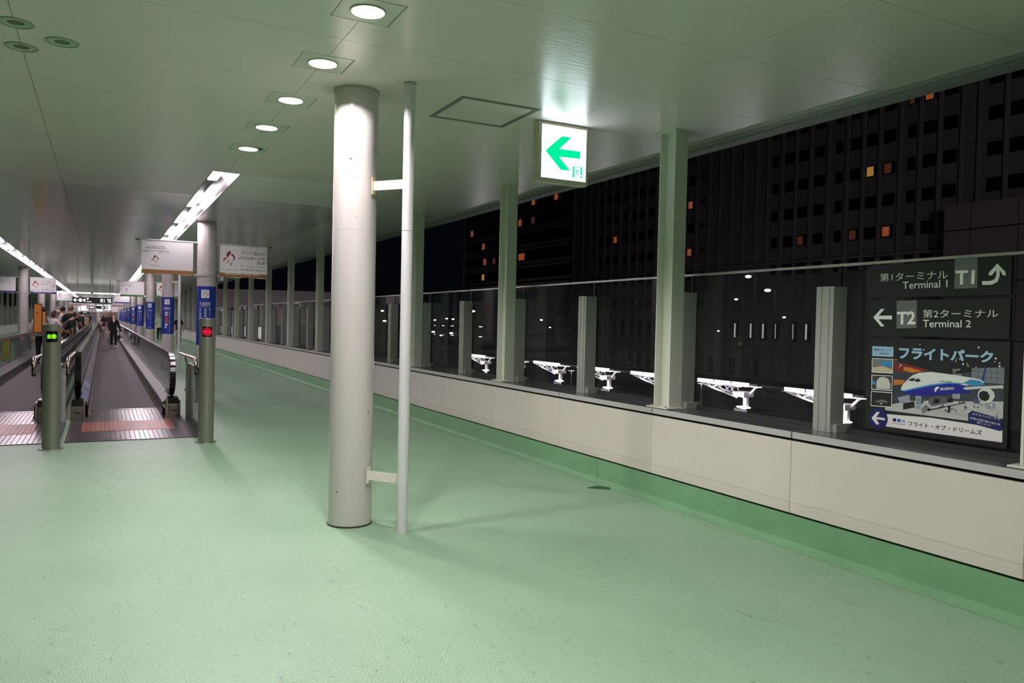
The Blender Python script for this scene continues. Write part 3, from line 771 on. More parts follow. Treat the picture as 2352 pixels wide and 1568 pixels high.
dup(p0, (1.966 - 0.01, 43.39, 0), 'distant slim grey drain pipe beyond the third column')

# ================================================================ STEEL H POSTS AND GLASS RAILING
def hpost(x0, yc, side=1):
    t = thing('steel_post', (x0, yc, 0.832), '', 'post')
    w, d = 0.138, 0.215
    b = MB()
    b.box(x0, x0 + w, yc - d / 2, yc - d / 2 + 0.014, 0.845, CZ)
    b.box(x0, x0 + w, yc + d / 2 - 0.014, yc + d / 2, 0.845, CZ)
    b.box(x0 + w / 2 - 0.006, x0 + w / 2 + 0.006, yc - d / 2 + 0.014, yc + d / 2 - 0.014, 0.845, CZ)
    b.build('h_section', M_POST, t)
    bevel(MB().box(x0 - 0.055, x0 + w - 0.002, yc - d / 2 - 0.04, yc + d / 2 + 0.04, 0.8325, 0.8455).build('base_plate', M_POST, t), 0.003, 1)
    MB().box(x0 - 0.04, x0 + w, yc - d / 2 - 0.03, yc + d / 2 + 0.03, CZ - 0.008, CZ - 0.0005).build('cap_plate', M_POST, t)
    b = MB()
    for dx in (-0.03, w * .55):
        for dy in (-0.10, 0.10):
            b.tube([(x0 + dx, yc + dy, 0.845), (x0 + dx, yc + dy, 0.858)], 0.011, 6)
    b.build('bolts', M_ALU, t)
    return t
h0 = hpost(4.43, 5.53)
HN = 34
for k in range(-2, HN):
    yy = 5.53 + 3.19 * k
    if yy > YEND - 1: break
    o = h0 if k == 0 else dup(h0, (4.43, yy, 0.832))
    lab = {-2: 'tall white steel post behind the viewer', -1: 'tall white steel post cut by the right edge beside the terminal signs', 0: 'broad pale steel post left of the terminal signs, widest of all',
           1: 'pale steel post below and left of the exit sign', 2: 'pale steel post directly right of the grey drain pipe',
           3: 'pale steel post just left of the foreground column'}.get(k)
    if lab is None:
        n = k - 3
        if n <= 9:
            lab = '%s pale steel post leftwards from the foreground column' % ORD[n + 1]
        else:
            lab = 'tiny distant pale steel post of the right railing'; o['group'] = 'distant right posts'
    o['label'] = lab
for k in range(6, HN):
    yy = 5.53 + 3.19 * k
    if yy > YEND - 1: break
    o = dup(h0, (-0.955 - 4.43 - 0.138, yy, 0.832), 'tall grey steel post along the left wall of the corridor'); o['group'] = 'left wall posts'

def railing(side):
    s = side
    X = (lambda x: x) if s > 0 else (lambda x: -0.955 - x)
    def bx(mb, x0, x1, y0, y1, z0, z1):
        a, b = sorted((X(x0), X(x1))); return mb.box(a, b, y0, y1, z0, z1)
    t = thing('glass_railing', (X(4.73), 3.9, 0.832), 'glass wind screen on the %s wall with short aluminium posts and slim top rail' % ('right' if s > 0 else 'left'), 'glass railing')
    ys = 3.90 - PITCH * (10 if s > 0 else -12)
    pane = post = None
    y = ys
    bx(MB(), 4.715, 4.745, ys, YEND - 2, 2.022, 2.040).build('top_rail', mat('rail_bright', (226, 222, 212), 0.35, metal=0.9), t)
    bx(MB(), 4.71, 4.75, ys, YEND - 2, 0.833, 0.862).build('bottom_channel', M_DARK, t)
    n = 0
    while y < YEND - 4:
        if pane is None:
            pane = bx(MB(), 4.725, 4.735, y + 0.012, y + PITCH - 0.012, 0.862, 2.022).build('pane', M_RAILGLASS, t)
            b = MB()
            bx(b, 4.575, 4.588, y - 0.075, y + 0.075, 0.833, 1.87)      # channel facing the walk
            bx(b, 4.588, 4.700, y - 0.075, y - 0.066, 0.833, 1.87)
            bx(b, 4.588, 4.700, y + 0.066, y + 0.075, 0.833, 1.87)
            bx(b, 4.569, 4.575, y + 0.028, y + 0.040, 0.833, 1.87)
            bx(b, 4.569, 4.575, y - 0.040, y - 0.028, 0.833, 1.87)
            bx(b, 4.700, 4.712, y - 0.075, y + 0.075, 0.833, 1.87)
            bx(b, 4.588, 4.700, y - 0.066, y + 0.066, 1.862, 1.87)
            post = b.build('short_post', M_ALU, t)
            foot = bx(MB(), 4.60, 4.76, y - 0.11, y - 0.075, 0.833, 0.89).build('foot', M_ALU, post)
            seal = bx(MB(), 4.722, 4.738, y - 0.012, y + 0.012, 0.862, 2.022).build('joint_seal', M_BLACK, t)
            yb = y
        else:
            inst(pane, (0, y - yb, 0), t)
            c = inst(post, (0, y - yb, 0), t); inst(foot, (0, 0, 0), c)
            inst(seal, (0, y - yb, 0), t)
        y += PITCH
railing(1)
railing(-1)
# ================================================================ TERMINAL SIGNS ON THE GLASS
M_SIGNBK = mat('sign_black', (38, 40, 40), 0.35)
M_SIGNGY = mat('sign_grey', (112, 116, 116), 0.4)
P_PALE = mat('print_pale', (246, 248, 242), 0.45)
def board(name, key, lab):
    q = ART[key]
    ys = [3.63 - a for a, b in q]; zs = [b for a, b in q]
    y0, y1 = min(ys), max(ys); z0, z1 = min(zs), max(zs)
    t = thing(name, (4.70, (y0 + y1) / 2, z0), lab, 'sign')
    bevel(MB().box(4.702, 4.722, y0, y1, z0, z1).build('board', M_SIGNBK, t), 0.002, 1)
    return t
t = board('direction_sign', 't1_board', 'black sign reading Terminal 1 with a bent upward arrow, on the glass')
a = Art(facing_x(4.702, 3.63), t)
a.poly(ART['t1_square'], M_SIGNGY, 'code_square')
a.text('T1', ART['t1_code'], P_PALE, bold=0.03)
a.text('第1ターミナル', ART['t1_kanji'], P_PALE, bold=0.006)
a.text('Terminal 1', ART['t1_latin'], P_PALE, bold=0.006)
a.poly(ART['t1_arrow'], P_PALE, 'arrow', 2)
a.done()
t = board('direction_sign', 't2_board', 'black sign reading Terminal 2 with a left arrow, on the glass')
a = Art(facing_x(4.702, 3.63), t)
a.poly(ART['t2_square'], M_SIGNGY, 'code_square')
a.text('T2', ART['t2_code'], P_PALE, bold=0.03)
a.text('第2ターミナル', ART['t2_kanji'], P_PALE, bold=0.006)
a.text('Terminal 2', ART['t2_latin'], P_PALE, bold=0.006)
a.poly(ART['t2_arrow'], P_PALE, 'arrow', 2)
a.done()
t = board('poster', 'ps_board', 'black poster of a white and blue airliner in a hangar, below the terminal signs')
t['category'] = 'poster'
a = Art(facing_x(4.702, 3.63, 0.00035), t)
def pm(n, c): return mat('poster_' + n, c, 0.45)
A_ = lambda k: ART['p_' + k]
a.poly(A_('hall'), pm('hall', (60, 66, 76)), 'picture', 1)
a.poly(A_('truss'), pm('truss', (120, 78, 52)), 'picture', 2)
a.poly(A_('panes'), pm('panes', (116, 128, 134)), 'picture', 2)
q_ = A_('panes')
for k in range(1, 5):
    u = k / 5; x_ = q_[0][0] + (q_[1][0] - q_[0][0]) * u
    a.rect(x_ - .001, q_[2][1] + .004, x_ + .001, q_[1][1] - .002, pm('hall', (60, 66, 76)), 'picture', 3)
for k in range(1, 3):
    z_ = q_[2][1] + (q_[1][1] - q_[2][1]) * k / 3
    a.rect(q_[0][0] + .002, z_ - .001, q_[1][0] - .002, z_ + .001, pm('hall', (60, 66, 76)), 'picture', 3)
for k in range(9):
    x_ = A_('orange2')[0][0] + .012 * k
    a.rect(x_, A_('orange2')[3][1] - .07, x_ + .0015, A_('orange2')[0][1] + .03, pm('dark', (30, 30, 36)), 'picture', 4)
a.poly(A_('roofred'), pm('red', (122, 38, 34)), 'picture', 2)
a.poly(A_('orange1'), pm('orange', (206, 126, 44)), 'picture', 3)
a.poly(A_('orange2'), pm('orange', (206, 126, 44)), 'picture', 3)
a.poly(A_('floor'), pm('floor', (186, 190, 186)), 'picture', 2)
for k in ('booth1', 'booth2', 'booth4', 'base'): a.poly(A_(k), pm('booth', (150, 158, 168)), 'picture', 3)
a.poly(A_('booth5'), pm('booth_blue', (78, 92, 124)), 'picture', 3)
a.poly(A_('booth3'), pm('booth_dark', (92, 92, 98)), 'picture', 3)
a.poly(A_('ramp'), pm('ramp', (126, 130, 138)), 'picture', 4)
for k in ('screen', 'rail', 'crowd1', 'crowd2', 'man'): a.poly(A_(k), pm('dark', (30, 30, 36)), 'picture', 4)
rr = random.Random(11)
F_ = A_('floor'); xa, xb = F_[2][0], F_[3][0]; zt, zb = F_[2][1], F_[2][1] - .07
for k in range(90):
    x_ = xa + rr.random() * (xb - xa - .02); z_ = zt + .02 - rr.random() ** 1.6 * .09
    w_ = .002 + rr.random() * .008; h_ = .004 + rr.random() * .014
    a.rect(x_, z_, x_ + w_, z_ + h_, (pm('dark', (30, 30, 36)), pm('booth', (150, 158, 168)), pm('fuselage', (222, 226, 222)), pm('booth_dark', (92, 92, 98)))[k % 4], 'picture', 4)
for k in range(26):
    x_ = xa + .03 + k * (xb - xa) / 40
    a.rect(x_, zt - .045 - k * .0008, x_ + .0012, zt - .03 - k * .0008, pm('dark', (30, 30, 36)), 'picture', 4)
a.poly(A_('fin'), pm('blue', (34, 60, 150)), 'picture', 4)
a.poly(A_('fus'), pm('fuselage', (222, 226, 222)), 'picture', 5)
a.poly(A_('swoosh'), pm('swoosh', (58, 140, 190)), 'picture', 6)
a.poly(A_('belly'), pm('belly', (34, 36, 146)), 'picture', 6)
a.poly(A_('line'), pm('cyan', (72, 160, 206)), 'picture', 7)
for k in ('cock1', 'cock2'): a.poly(A_(k), pm('dark', (30, 30, 36)), 'picture', 8)
for x, y in A_('wins'): a.rect(x - .0018, y - .005, x + .0018, y + .004, pm('dark', (30, 30, 36)), 'picture', 8)
a.poly(A_('wing'), pm('wing', (204, 210, 208)), 'picture', 8)
a.poly(A_('eng'), pm('nacelle', (212, 216, 212)), 'picture', 9)
a.poly(A_('engin'), pm('dark', (30, 30, 36)), 'picture', 10)
for i, (x, y) in enumerate(A_('dots')): a.disc(x, y, .0035 + .0012 * (i % 3), P_PALE, 'picture', 3, 10)
M_LB = pm('light_blue', (160, 200, 226))
a.poly(A_('box_blue'), M_LB, 'label_box', 4)
a.text('無料エリア', A_('box_t1'), P_NAVY, l=6, bold=.02)
a.text('(一部有料)', A_('box_t2'), P_NAVY, l=6, bold=.01)
for k in 'ABC': a.poly(A_('th' + k), P_PALE, 'thumbnail', 4)
a.poly(A_('thAi'), pm('th_sky', (120, 122, 118)), 'thumbnail', 5); a.poly(A_('thAplane'), pm('swoosh', (58, 140, 190)), 'thumbnail', 6); a.poly(A_('thAfloor'), pm('th_floor', (196, 190, 160)), 'thumbnail', 6)
a.poly(A_('thBi'), pm('th_night', (62, 60, 66)), 'thumbnail', 5); a.poly(A_('thBdome'), pm('th_dome', (200, 202, 190)), 'thumbnail', 6); a.poly(A_('thBblue'), pm('swoosh', (58, 140, 190)), 'thumbnail', 6)
a.poly(A_('thCi'), pm('th_dark', (34, 32, 36)), 'thumbnail', 5); a.poly(A_('thCp'), pm('th_panel', (110, 108, 108)), 'thumbnail', 6); a.poly(A_('thCk'), pm('th_key', (190, 180, 160)), 'thumbnail', 7)
a.poly(A_('ribbon'), P_WHITE, 'ribbon', 4)
a.poly(A_('circ'), pm('navy', (26, 34, 96)), 'arrow_disc', 6)
a.poly(A_('carrow'), P_WHITE, 'arrow', 8)
a.text('フライト・オブ・ドリームズ', A_('rib_text'), pm('navy_ink', (34, 38, 66)), l=6, bold=.012)
a.poly(A_('lg1'), pm('navy', (26, 34, 96)), 'logo', 6); a.poly(A_('lg2'), pm('logo_blue', (48, 104, 190)), 'logo', 6); a.poly(A_('lg3'), pm('logo_pale', (150, 178, 206)), 'logo', 6)
a.text('FLIGHT OF DREAMS', A_('lgt'), pm('navy_ink', (34, 38, 66)), l=6)
a.poly(A_('tag'), pm('navy', (26, 34, 96)), 'tag', 11)
sh_ = lambda q: [q[0], q[1], (q[2][0], q[2][1] + .25 * (q[1][1] - q[2][1])), (q[3][0], q[3][1] + .25 * (q[0][1] - q[3][1]))]
a.text('1Fフライトパークで', sh_(A_('tg1')), P_WHITE, l=13, bold=.01); a.text('本物の飛行機の迫力を', sh_(A_('tg2')), P_WHITE, l=13, bold=.01); a.text('感じよう!', sh_(A_('tg3')), P_WHITE, l=13, bold=.01)
a.text('フライトパーク', A_('title'), M_LB, l=12, bold=.045)
a.text('BOEING', A_('boe'), P_WHITE, l=9, bold=.02)
lp = A_('loop')
a.poly(lp, P_WHITE, 'logo', 8)
a.text('FLIGHT', A_('fod1'), P_WHITE, l=9); a.text('OF', A_('fod2'), P_WHITE, l=9); a.text('DREAMS', A_('fod3'), P_WHITE, l=9)
a.done()

# ================================================================ EXIT SIGN
t = thing('exit_sign', (3.50, 5.84, CZ), 'glowing white box sign with green left arrow hung from the ceiling', 'exit sign')
x0, x1, z0, z1 = 3.257, 3.757, 2.775, 3.283
M_BOX = mat('sign_housing', (196, 190, 166), 0.4, var=0.06, scale=10)
bevel(MB().box(x0, x1, 5.835, 5.885, z0, z1).build('housing', M_BOX, t), 0.003, 1)
b = MB()
fy0, fy1 = 5.785, 5.833
b.box(x0, x0 + .03, fy0, fy1, z0, z1); b.box(x1 - .02, x1, fy0, fy1, z0, z1)
b.box(x0 + .03, x1 - .02, fy0, fy1, z0, z0 + .035); b.box(x0 + .03, x1 - .02, fy0, fy1, z1 - .022, z1)
b.build('front_frame', M_BOX, t)
MB().box(x0 + .03, x1 - .02, 5.797, 5.83, z0 + .035, z1 - .022).build('light_panel', glow('exit_white', (232, 246, 255), 4.6), t)
MB().box(x0 + .03, x1 - .03, 5.80, 5.88, z1 - .001, CZ).build('mount', M_BOX, t)
b = MB()
for z in (z0 + .06, z0 + .44):
    for y in (5.80, 5.86):
        b.tube([(x0 + .001, y, z), (x0 - .003, y, z)], .006, 8)
b.build('screws', M_RUST, t)
a = Art(facing_y(5.797, 3.26, 0.0012), t)
g = glow('exit_green', (0, 196, 128), 1.4)
a.poly(ART['e_arrow'], g, 'arrow', 1)
for k in ('dl', 'dt', 'dr', 'head', 'bodyp'): a.poly(ART['e_' + k], g, 'pictogram', 1)
a.done()

# ================================================================ BANNERS
def emblem(a, k='R', dx=0.0, l=2):
    cr = mat('emblem_crimson', (134, 26, 40), 0.5); ro = mat('emblem_rose', (176, 84, 74), 0.5); go = mat('emblem_gold', (204, 160, 72), 0.5)
    src = [('f1', cr), ('f2', cr), ('f3', ro), ('f4', go), ('f5', ro)]
    R = [p for n_, _ in src for p in ART['b_' + n_]]
    ax0 = min(p[0] for p in R); az0 = min(p[1] for p in R); ax1 = max(p[0] for p in R); az1 = max(p[1] for p in R)
    for n_, m in src:
        pts = ART['b_' + n_]
        if k == 'L':
            q = ART['b_e1']; u0, u1 = q[0][0], q[1][0]; v0, v1 = q[3][1], q[0][1]
            pts = [(u0 + (p[0] - ax0) / (ax1 - ax0) * (u1 - u0), v0 + (p[1] - az0) / (az1 - az0) * (v1 - v0)) for p in pts]
        a.poly(pts, m, 'emblem', l)
def banner(kind, strip, lab):
    q = ART['b_' + kind]
    x0, x1 = (q[0][0] + q[3][0]) / 2, (q[1][0] + q[2][0]) / 2
    z0, z1 = 2.308, 2.895
    s = 1 if kind == 'R' else -1
    cx = 1.68
    t = thing('banner', (cx, 15.3, z0), lab, 'banner')
    cl = MB(); n = 14
    vs = []; fs = []
    for i in range(n + 1):
        x = x0 + (x1 - x0) * i / n
        vs += [(x, 15.252, z0 + 0.006 * math.sin(i * .9)), (x, 15.252, z1), (x, 15.256, z0 + 0.006 * math.sin(i * .9)), (x, 15.256, z1)]
    for i in range(n):
        j = 4 * i
        fs += [(j, j + 4, j + 5, j + 1), (j + 2, j + 3, j + 7, j + 6), (j, j + 2, j + 6, j + 4), (j + 1, j + 5, j + 7, j + 3)]
    fs += [(0, 1, 3, 2), (4 * n, 4 * n + 2, 4 * n + 3, 4 * n + 1)]
    cl.add(vs, fs).build('cloth', mat('banner_cloth', (240, 238, 240), 0.6), t)
    xo = x1 + 0.10 if s > 0 else x0 - 0.10
    MB().tube([(cx + s * CR * .9, 15.262, z1 + .012), (xo - s * .08, 15.262, z1 + .012)], 0.017, 12).build('arm', M_WHITE, t, True)
    MB().tube([(xo - s * .08, 15.262, z1 + .012), (xo, 15.262, z1 + .012)], 0.012, 8).build('arm_tip', mat('arm_tip_dark', (70, 72, 70), 0.5), t)
    MB().box(min(cx + s * (CR + .012), cx + s * (CR + .05)), max(cx + s * (CR + .012), cx + s * (CR + .05)), 15.245, 15.28, z0 - .01, z0 + .035).build('clamp', MATS['collar_grey'], t)
    a = Art(facing_y(15.252, 0, 0.0012), t)
    if strip: a.rect(x0, z0 + .004, x1, z0 + .078, strip, 'strip', 1)
    if kind == 'L':
        a.text('5th Asian Para Games', ART['b_l1'], P_BLACK); a.text('Aichi-Nagoya 2026', ART['b_l2'], P_BLACK, bold=.02)
        a.text('第5回アジアパラ競技大会', ART['b_l3'], P_BLACK, bold=.02); a.text('(2026/愛知・名古屋)', ART['b_l4'], P_BLACK)
        a.text('AICHI-NAGOYA 2026', ART['b_e1t'], mat('print_grey', (120, 116, 118), .5))
    else:
        br = mat('print_brown', (112, 74, 58), 0.5)
        a.text('アジア最大の', ART['b_r1'], br, bold=.02); a.text('パラスポーツの', ART['b_r2'], br, bold=.02); a.text('祭典', ART['b_r3'], br, bold=.02)
        a.text('第5回アジアパラ競技大会(2026/愛知・名古屋)', ART['b_r4'], P_BLACK); a.text('10.18(日)-24(土)', ART['b_r5'], P_BLACK, bold=.02)
        a.text('Aichi-Nagoya 2026', ART['b_r6'], P_BLACK)
        a.text('IMAGINE ONE ASIA', ART['b_rt'], P_WHITE, bold=.02)
    emblem(a, kind)
    a.done()
    b = MB()
    return t
S_BR = mat('strip_brown', (164, 110, 62), 0.6, var=0.25, scale=14)
S_GR = mat('strip_green', (70, 130, 74), 0.6, var=0.3, scale=14)
S_PU = mat('strip_violet', (74, 62, 128), 0.6, var=0.2, scale=14)
S_RD = mat('strip_red', (150, 60, 56), 0.6, var=0.2, scale=14)
bL = banner('L', S_BR, 'white games banner with brown foot, left of the column behind the red-lit bollard')
bR = banner('R', S_BR, 'white banner dated 10.18 to 24 with brown foot, right of the same column')
def more_banner(src, x, y, strip, lab, grp=None):
    c = dup(src, (x, y, 2.308), lab, grp)
    for ch in c.children:
        if ch.name.startswith('strip'):
            me = ch.data.copy(); me.materials.clear(); me.materials.append(strip); ch.data = me
    return c
more_banner(bL, 1.68, 34.3, S_GR, 'white games banner with green foot, second on the right side of the walkway')
more_banner(bR, 1.68, 34.3, S_GR, 'green-footed white banner half hidden behind the second blue-wrapped column')
more_banner(bL, 1.68, 53.3, S_PU, 'small white banner with violet foot at the right end of the black overhead sign')
more_banner(bR, -2.64, 34.3, S_PU, 'white banner with violet foot above the left walkway, right of the left column')
more_banner(bL, -2.64, 34.3, S_PU, 'white banner with violet foot cut by the left edge of the photo')
more_banner(bR, -2.64, 53.3, S_GR, 'white banner with green foot at the left end of the black overhead sign')
more_banner(bL, 1.68, 72.3, S_RD, 'tiny far banner with red foot, right side', None)
more_banner(bR, -2.64, 72.3, S_RD, 'tiny far banner with red foot, left side', None)
# band of the banner clamp round each banner column
for (x, y) in ((1.68, 15.3), (1.68, 34.3), (1.68, 53.3), (-2.64, 34.3), (-2.64, 53.3)):
    best = min((o for o in COL.objects if o.name.startswith('column') and o.type == 'EMPTY'), key=lambda o: abs(o.location.x - x) + abs(o.location.y - y))
    if 'clamp_ring_mesh' not in bpy.data.meshes:
        me = MB().lathe([(CR, 2.300), (CR + .008, 2.302), (CR + .008, 2.336), (CR, 2.338)], n=48).mesh('clamp_ring_mesh', MATS['collar_grey'], True)
    o = bpy.data.objects.new('banner_clamp', bpy.data.meshes['clamp_ring_mesh']); COL.objects.link(o); o.parent = best

# ================================================================ BLUE COLUMN WRAPS
M_BLUE = mat('wrap_blue', (26, 54, 146), 0.4, var=0.05, scale=6)
def wrap(kind, lab):
    cx, cy = 1.68, 15.3
    t = thing('wrap_sign', (cx, cy, 1.05), lab, 'wrap sign', 'blue wrap signs on the columns')
    MB().lathe([(CR, 1.05), (CR + .002, 1.051), (CR + .002, 2.119), (CR, 2.12)], (cx, cy, 0), n=64).build('sheet', M_BLUE, t, True)
    a = Art(round_col(cx, cy, CR + .002), t)
    O = -0.045       # the print is turned a little to the left
    a.rect(O - .063, 1.905, O + .077, 2.055, P_WHITE, 'icon', 1, nx=6)
    if kind in 'AB':
        a.rect(O - .048, 1.985, O + .062, 2.035, P_NAVY, 'icon', 2, nx=5)
        a.rect(O - .043, 1.990, O + .057, 2.030, P_WHITE, 'icon', 3, nx=5)
        for x, y, r in ((O + .007, 2.010, .017), (O - .02, 1.952, .013), (O + .02, 1.930, .013), (O + .047, 1.965, .015)):
            a.disc(x, y, r, P_NAVY, 'icon', 4); a.disc(x, y, r * .65, P_WHITE, 'icon', 5)
    else:
        for x in (O - .025, O + .04):
            a.disc(x, 2.025, .013, P_NAVY, 'icon', 2); a.rect(x - .015, 1.93, x + .015, 2.005, P_NAVY, 'icon', 2)
        a.rect(O + .005, 1.92, O + .009, 2.04, P_NAVY, 'icon', 2)
    a.rect(O - .1, 1.745, O + .1, 1.748, P_WHITE, 'rule', 2, nx=8)
    if kind in 'AB':
        a.text('外貨両替', (O - .10, 1.758, O + .105, 1.835), P_WHITE, bold=.015)
    else:
        a.text('お手洗', (O - .075, 1.765, O + .085, 1.83), P_WHITE, bold=.01)
    V = lambda s: '\n'.join(s)
    if kind == 'A':
        a.text(V('第2ターミナル'), (O + .07, 1.39, O + .112, 1.725), P_WHITE, align='CENTER')
        a.text(V('自販機(8通貨)'), (O - .005, 1.25, O + .037, 1.725), P_WHITE, align='CENTER')
        a.text(V('外貨購入できます'), (O - .105, 1.09, O - .052, 1.725), P_WHITE, align='CENTER', bold=.02)
    elif kind == 'B':
        rd = mat('flag_red', (178, 34, 52), .5)
        a.rect(O - .045, 1.645, O + .03, 1.69, P_WHITE, 'flag', 1, nx=3); a.rect(O - .01, 1.65, O + .03, 1.66, rd, 'flag', 2)
        a.rect(O - .045, 1.58, O + .03, 1.63, P_WHITE, 'flag', 1, nx=3); a.disc(O - .008, 1.605, .016, rd, 'flag', 2)
        a.rect(O - .045, 1.36, O + .03, 1.56, rd, 'flag', 1, nx=3); a.disc(O - .008, 1.41, .014, P_WHITE, 'flag', 2); a.disc(O - .01, 1.5, .012, S_BR, 'flag', 2)
        a.rect(O - .045, 1.30, O + .03, 1.345, P_WHITE, 'flag', 1, nx=3); a.rect(O - .045, 1.225, O + .0, 1.28, P_WHITE, 'flag', 1, nx=3)
        a.text(V('自販機で外貨購入できます'), (O + .062, 1.10, O + .098, 1.72), P_WHITE, align='CENTER')
    else:
        a.text(V('インターネット'), (O + .03, 1.26, O + .07, 1.71), P_WHITE, align='CENTER')
        a.text(V('お手洗'), (O - .07, 1.45, O - .03, 1.71), P_WHITE, align='CENTER')
        a.rect(O - .09, 1.10, O + .1, 1.135, mat('wrap_lightblue', (96, 130, 196), .5), 'strip', 1, nx=8)
    a.done()
    return t
wA = wrap('A', 'blue wrap sign with money icon on the column behind the red-lit bollard')
wB = wrap('B', 'blue wrap sign with red flags on the column beside the second pipe'); wB.location = (1.68, 24.8, 1.05)
wC = wrap('C', 'blue wrap sign with two-figure icon on the third walkway column'); wC.location = (1.68, 34.3, 1.05)
for yy, src, lab in ((43.8, wA, 'blue wrap sign on the fourth walkway column'), (53.3, wB, 'blue wrap sign with red on the fifth walkway column'), (62.8, wC, 'blue wrap sign on the sixth walkway column'),
                     (72.3, wA, 'tiny blue wrap sign on the seventh walkway column'), (81.8, wB, 'tiny blue wrap sign on the eighth walkway column'), (91.3, wC, 'tiny blue wrap sign on the ninth walkway column')):
    dup(src, (1.68, yy, 1.05), lab)

# ================================================================ BOLLARDS
def bollard(x, y, h, lab, red):
    R = 0.092
    t = thing('sign_bollard', (x, y, 0), lab, 'bollard')
    MB().lathe([(R, 0.008), (R, h - .004), (R - .004, h), (0.001, h)], (x, y, 0), n=56).build('post', M_OLIVE, t, True)
    MB().lathe([(R, .012), (R + .034, .010), (R + .036, 0.001)], (x, y, 0), n=48).build('base_flange', M_OLIVE, t, True)
    b = MB()
    for z in (.09, .24):
        b.ball((x - .01, y - R, z), .006, .003, .006, 8, 5)
    b.build('rivets', M_STEEL, t)
    a = Art(round_col(x, y, R, 0.0015), t)
    O = math.atan2(-x, y) * R
    zc = h - .165 if red else h - .14
    a.rect(O - .058, zc - .062, O + .058, zc + .062, mat('display_black', (8, 8, 9), 0.2), 'display', 1, nx=10)
    if red:
        g = glow('led_red', (255, 20, 60), 1.3); gk = MATS['display_black']
        a.disc(O, zc, .050, g, 'lit_symbol', 2, 28); a.disc(O, zc, .041, gk, 'display', 3, 28)
        a.rect(O - .034, zc - .011, O + .034, zc + .011, g, 'lit_symbol', 4, nx=4)
        for dz in (.022, -.024):
            a.rect(O - .026, zc + dz - .0035, O + .026, zc + dz + .0035, g, 'lit_symbol', 4, nx=3)
    else:
        a.text('自動', (O - .043, zc - .024, O + .043, zc + .028), glow('led_green', (120, 255, 20), 2.6), 'lit_text', 2, bold=.008)
    a.done()
    if red:
        bevel(MB().box(x - R - .016, x - R + .004, y - .02, y + .02, .86, .93).build('sensor', M_BLACK, t), .003, 1)
    return t
bollard(-0.515, 10.37, 1.435, 'round steel bollard with a green lit display, left of the walkway entrance', False)
bollard(1.150, 10.34, 1.540, 'round steel bollard with a red lit symbol, right of the walkway entrance', True)

# ================================================================ MOVING WALKWAYS
YW0, YC, YW1 = 10.78, 14.30, 100.0
def balustrade(t, xc, inner):        # inner = +1 when the belt lies towards +x
    path = [(YW1, .955), (40, .955), (14.05, .955)]
    for k in range(1, 17):
        a = PI / 2 + PI * k / 16
        path.append((13.95 + .72 * math.copysign(abs(math.cos(a)) ** .75, math.cos(a)), .625 + .33 * math.copysign(abs(math.sin(a)) ** .8, math.sin(a))))
    path.append((14.4, .295))
    def sweep(x0, x1, off0, off1):
        vs = []; fs = []
        n = len(path)
        for i, (y, z) in enumerate(path):
            a = path[max(0, i - 1)]; c = path[min(n - 1, i + 1)]
            dy, dz = c[0] - a[0], c[1] - a[1]; L = math.hypot(dy, dz) or 1
            ny, nz = dz / L, -dy / L       # outward
            for (x, o) in ((x0, off0), (x0 + .008, off1), (x1 - .008, off1), (x1, off0)):
                vs.append((x, y + ny * o, z + nz * o))
        for i in range(n - 1):
            for k in range(4):
                fs.append((4 * i + k, 4 * i + (k + 1) % 4, 4 * (i + 1) + (k + 1) % 4, 4 * (i + 1) + k))
        fs.append((0, 1, 2, 3)); fs.append(tuple(4 * (n - 1) + k for k in (3, 2, 1, 0)))
        return MB().add(vs, fs)
    hr = sweep(xc - .045, xc + .045, -.01, .022).build('handrail', M_RUBBER, t, True)
    sweep(xc - .032, xc + .032, -.05, -.012).build('handrail_guide', M_STEEL, hr, True)
    # glass panes
    y = 13.35; pane = None
    MB().prism_x([(13.34, .42), (13.34, .80), (13.50, .89), (14.20, .90), (14.20, .30), (13.50, .32)], xc - .005, xc + .005).build('pane', M_GLASS, hr)
    y = 14.203
    while y < YW1 - 3:
        if pane is None:
            pane = MB().box(xc - .005, xc + .005, y, y + 2.997, .30, .905).build('pane', M_GLASS, hr); yb = y
        else:
            inst(pane, (0, y - yb, 0), hr)
        y += 3.0
    i = inner
    def bx(mb, a0, a1, y0, y1, z0, z1):
        a, b = sorted((xc + i * a0, xc + i * a1)); return mb.box(a, b, y0, y1, z0, z1)
    # inner sloping deck and skirt
    pts = [(xc + i * .012, .315), (xc + i * .012, .24), (xc + i * .13, .17), (xc + i * .13, .205)]
    MB().prism_y(pts, 13.42, YW1).build('inner_deck', mat('deck_steel', (84, 81, 84), 0.45, metal=0.2), t)
    bx(MB(), .125, .137, 13.42, YW1, 0.0, .19).build('skirt', mat('skirt_steel', (66, 61, 60), 0.3, metal=0.8, var=.1, scale=5), t)
    b = MB(); bx(b, .139, .150, YC - .9, YW1, 0.012, .03)
    b.build('edge_strip', mat('brass_strip', (142, 116, 88), 0.4, metal=0.6), t)
    bx(MB(), -.10, -.012, 13.30, YW1, 0.0, .27).build('outer_cladding', mat('outer_cladding', (112, 107, 106), 0.3, metal=0.7, var=.1, scale=3), t)
    # newel foot: box with rubber throat
    f = bx(MB(), -.075, .075, 13.06, 13.30, 0.0, .20); fo = bevel(f.build('newel_foot', mat('foot_steel', (128, 124, 112), 0.4, metal=0.6), t), .006)
    bx(MB(), -.04, .04, 13.054, 13.06, .10, .115).build('slot', M_BLACK, fo)
    b = MB(); bx(b, -.10, -.078, 13.06, 13.34, 0, .27); bx(b, .078, .10, 13.06, 13.34, 0, .27)
    b.build('newel_trim', mat('trim_steel', (176, 166, 146), 0.3, metal=0.8), fo)
    bx(MB(), -.075, .075, 13.12, 13.42, .20, .30).build('handrail_inlet', M_RUBBER, fo)

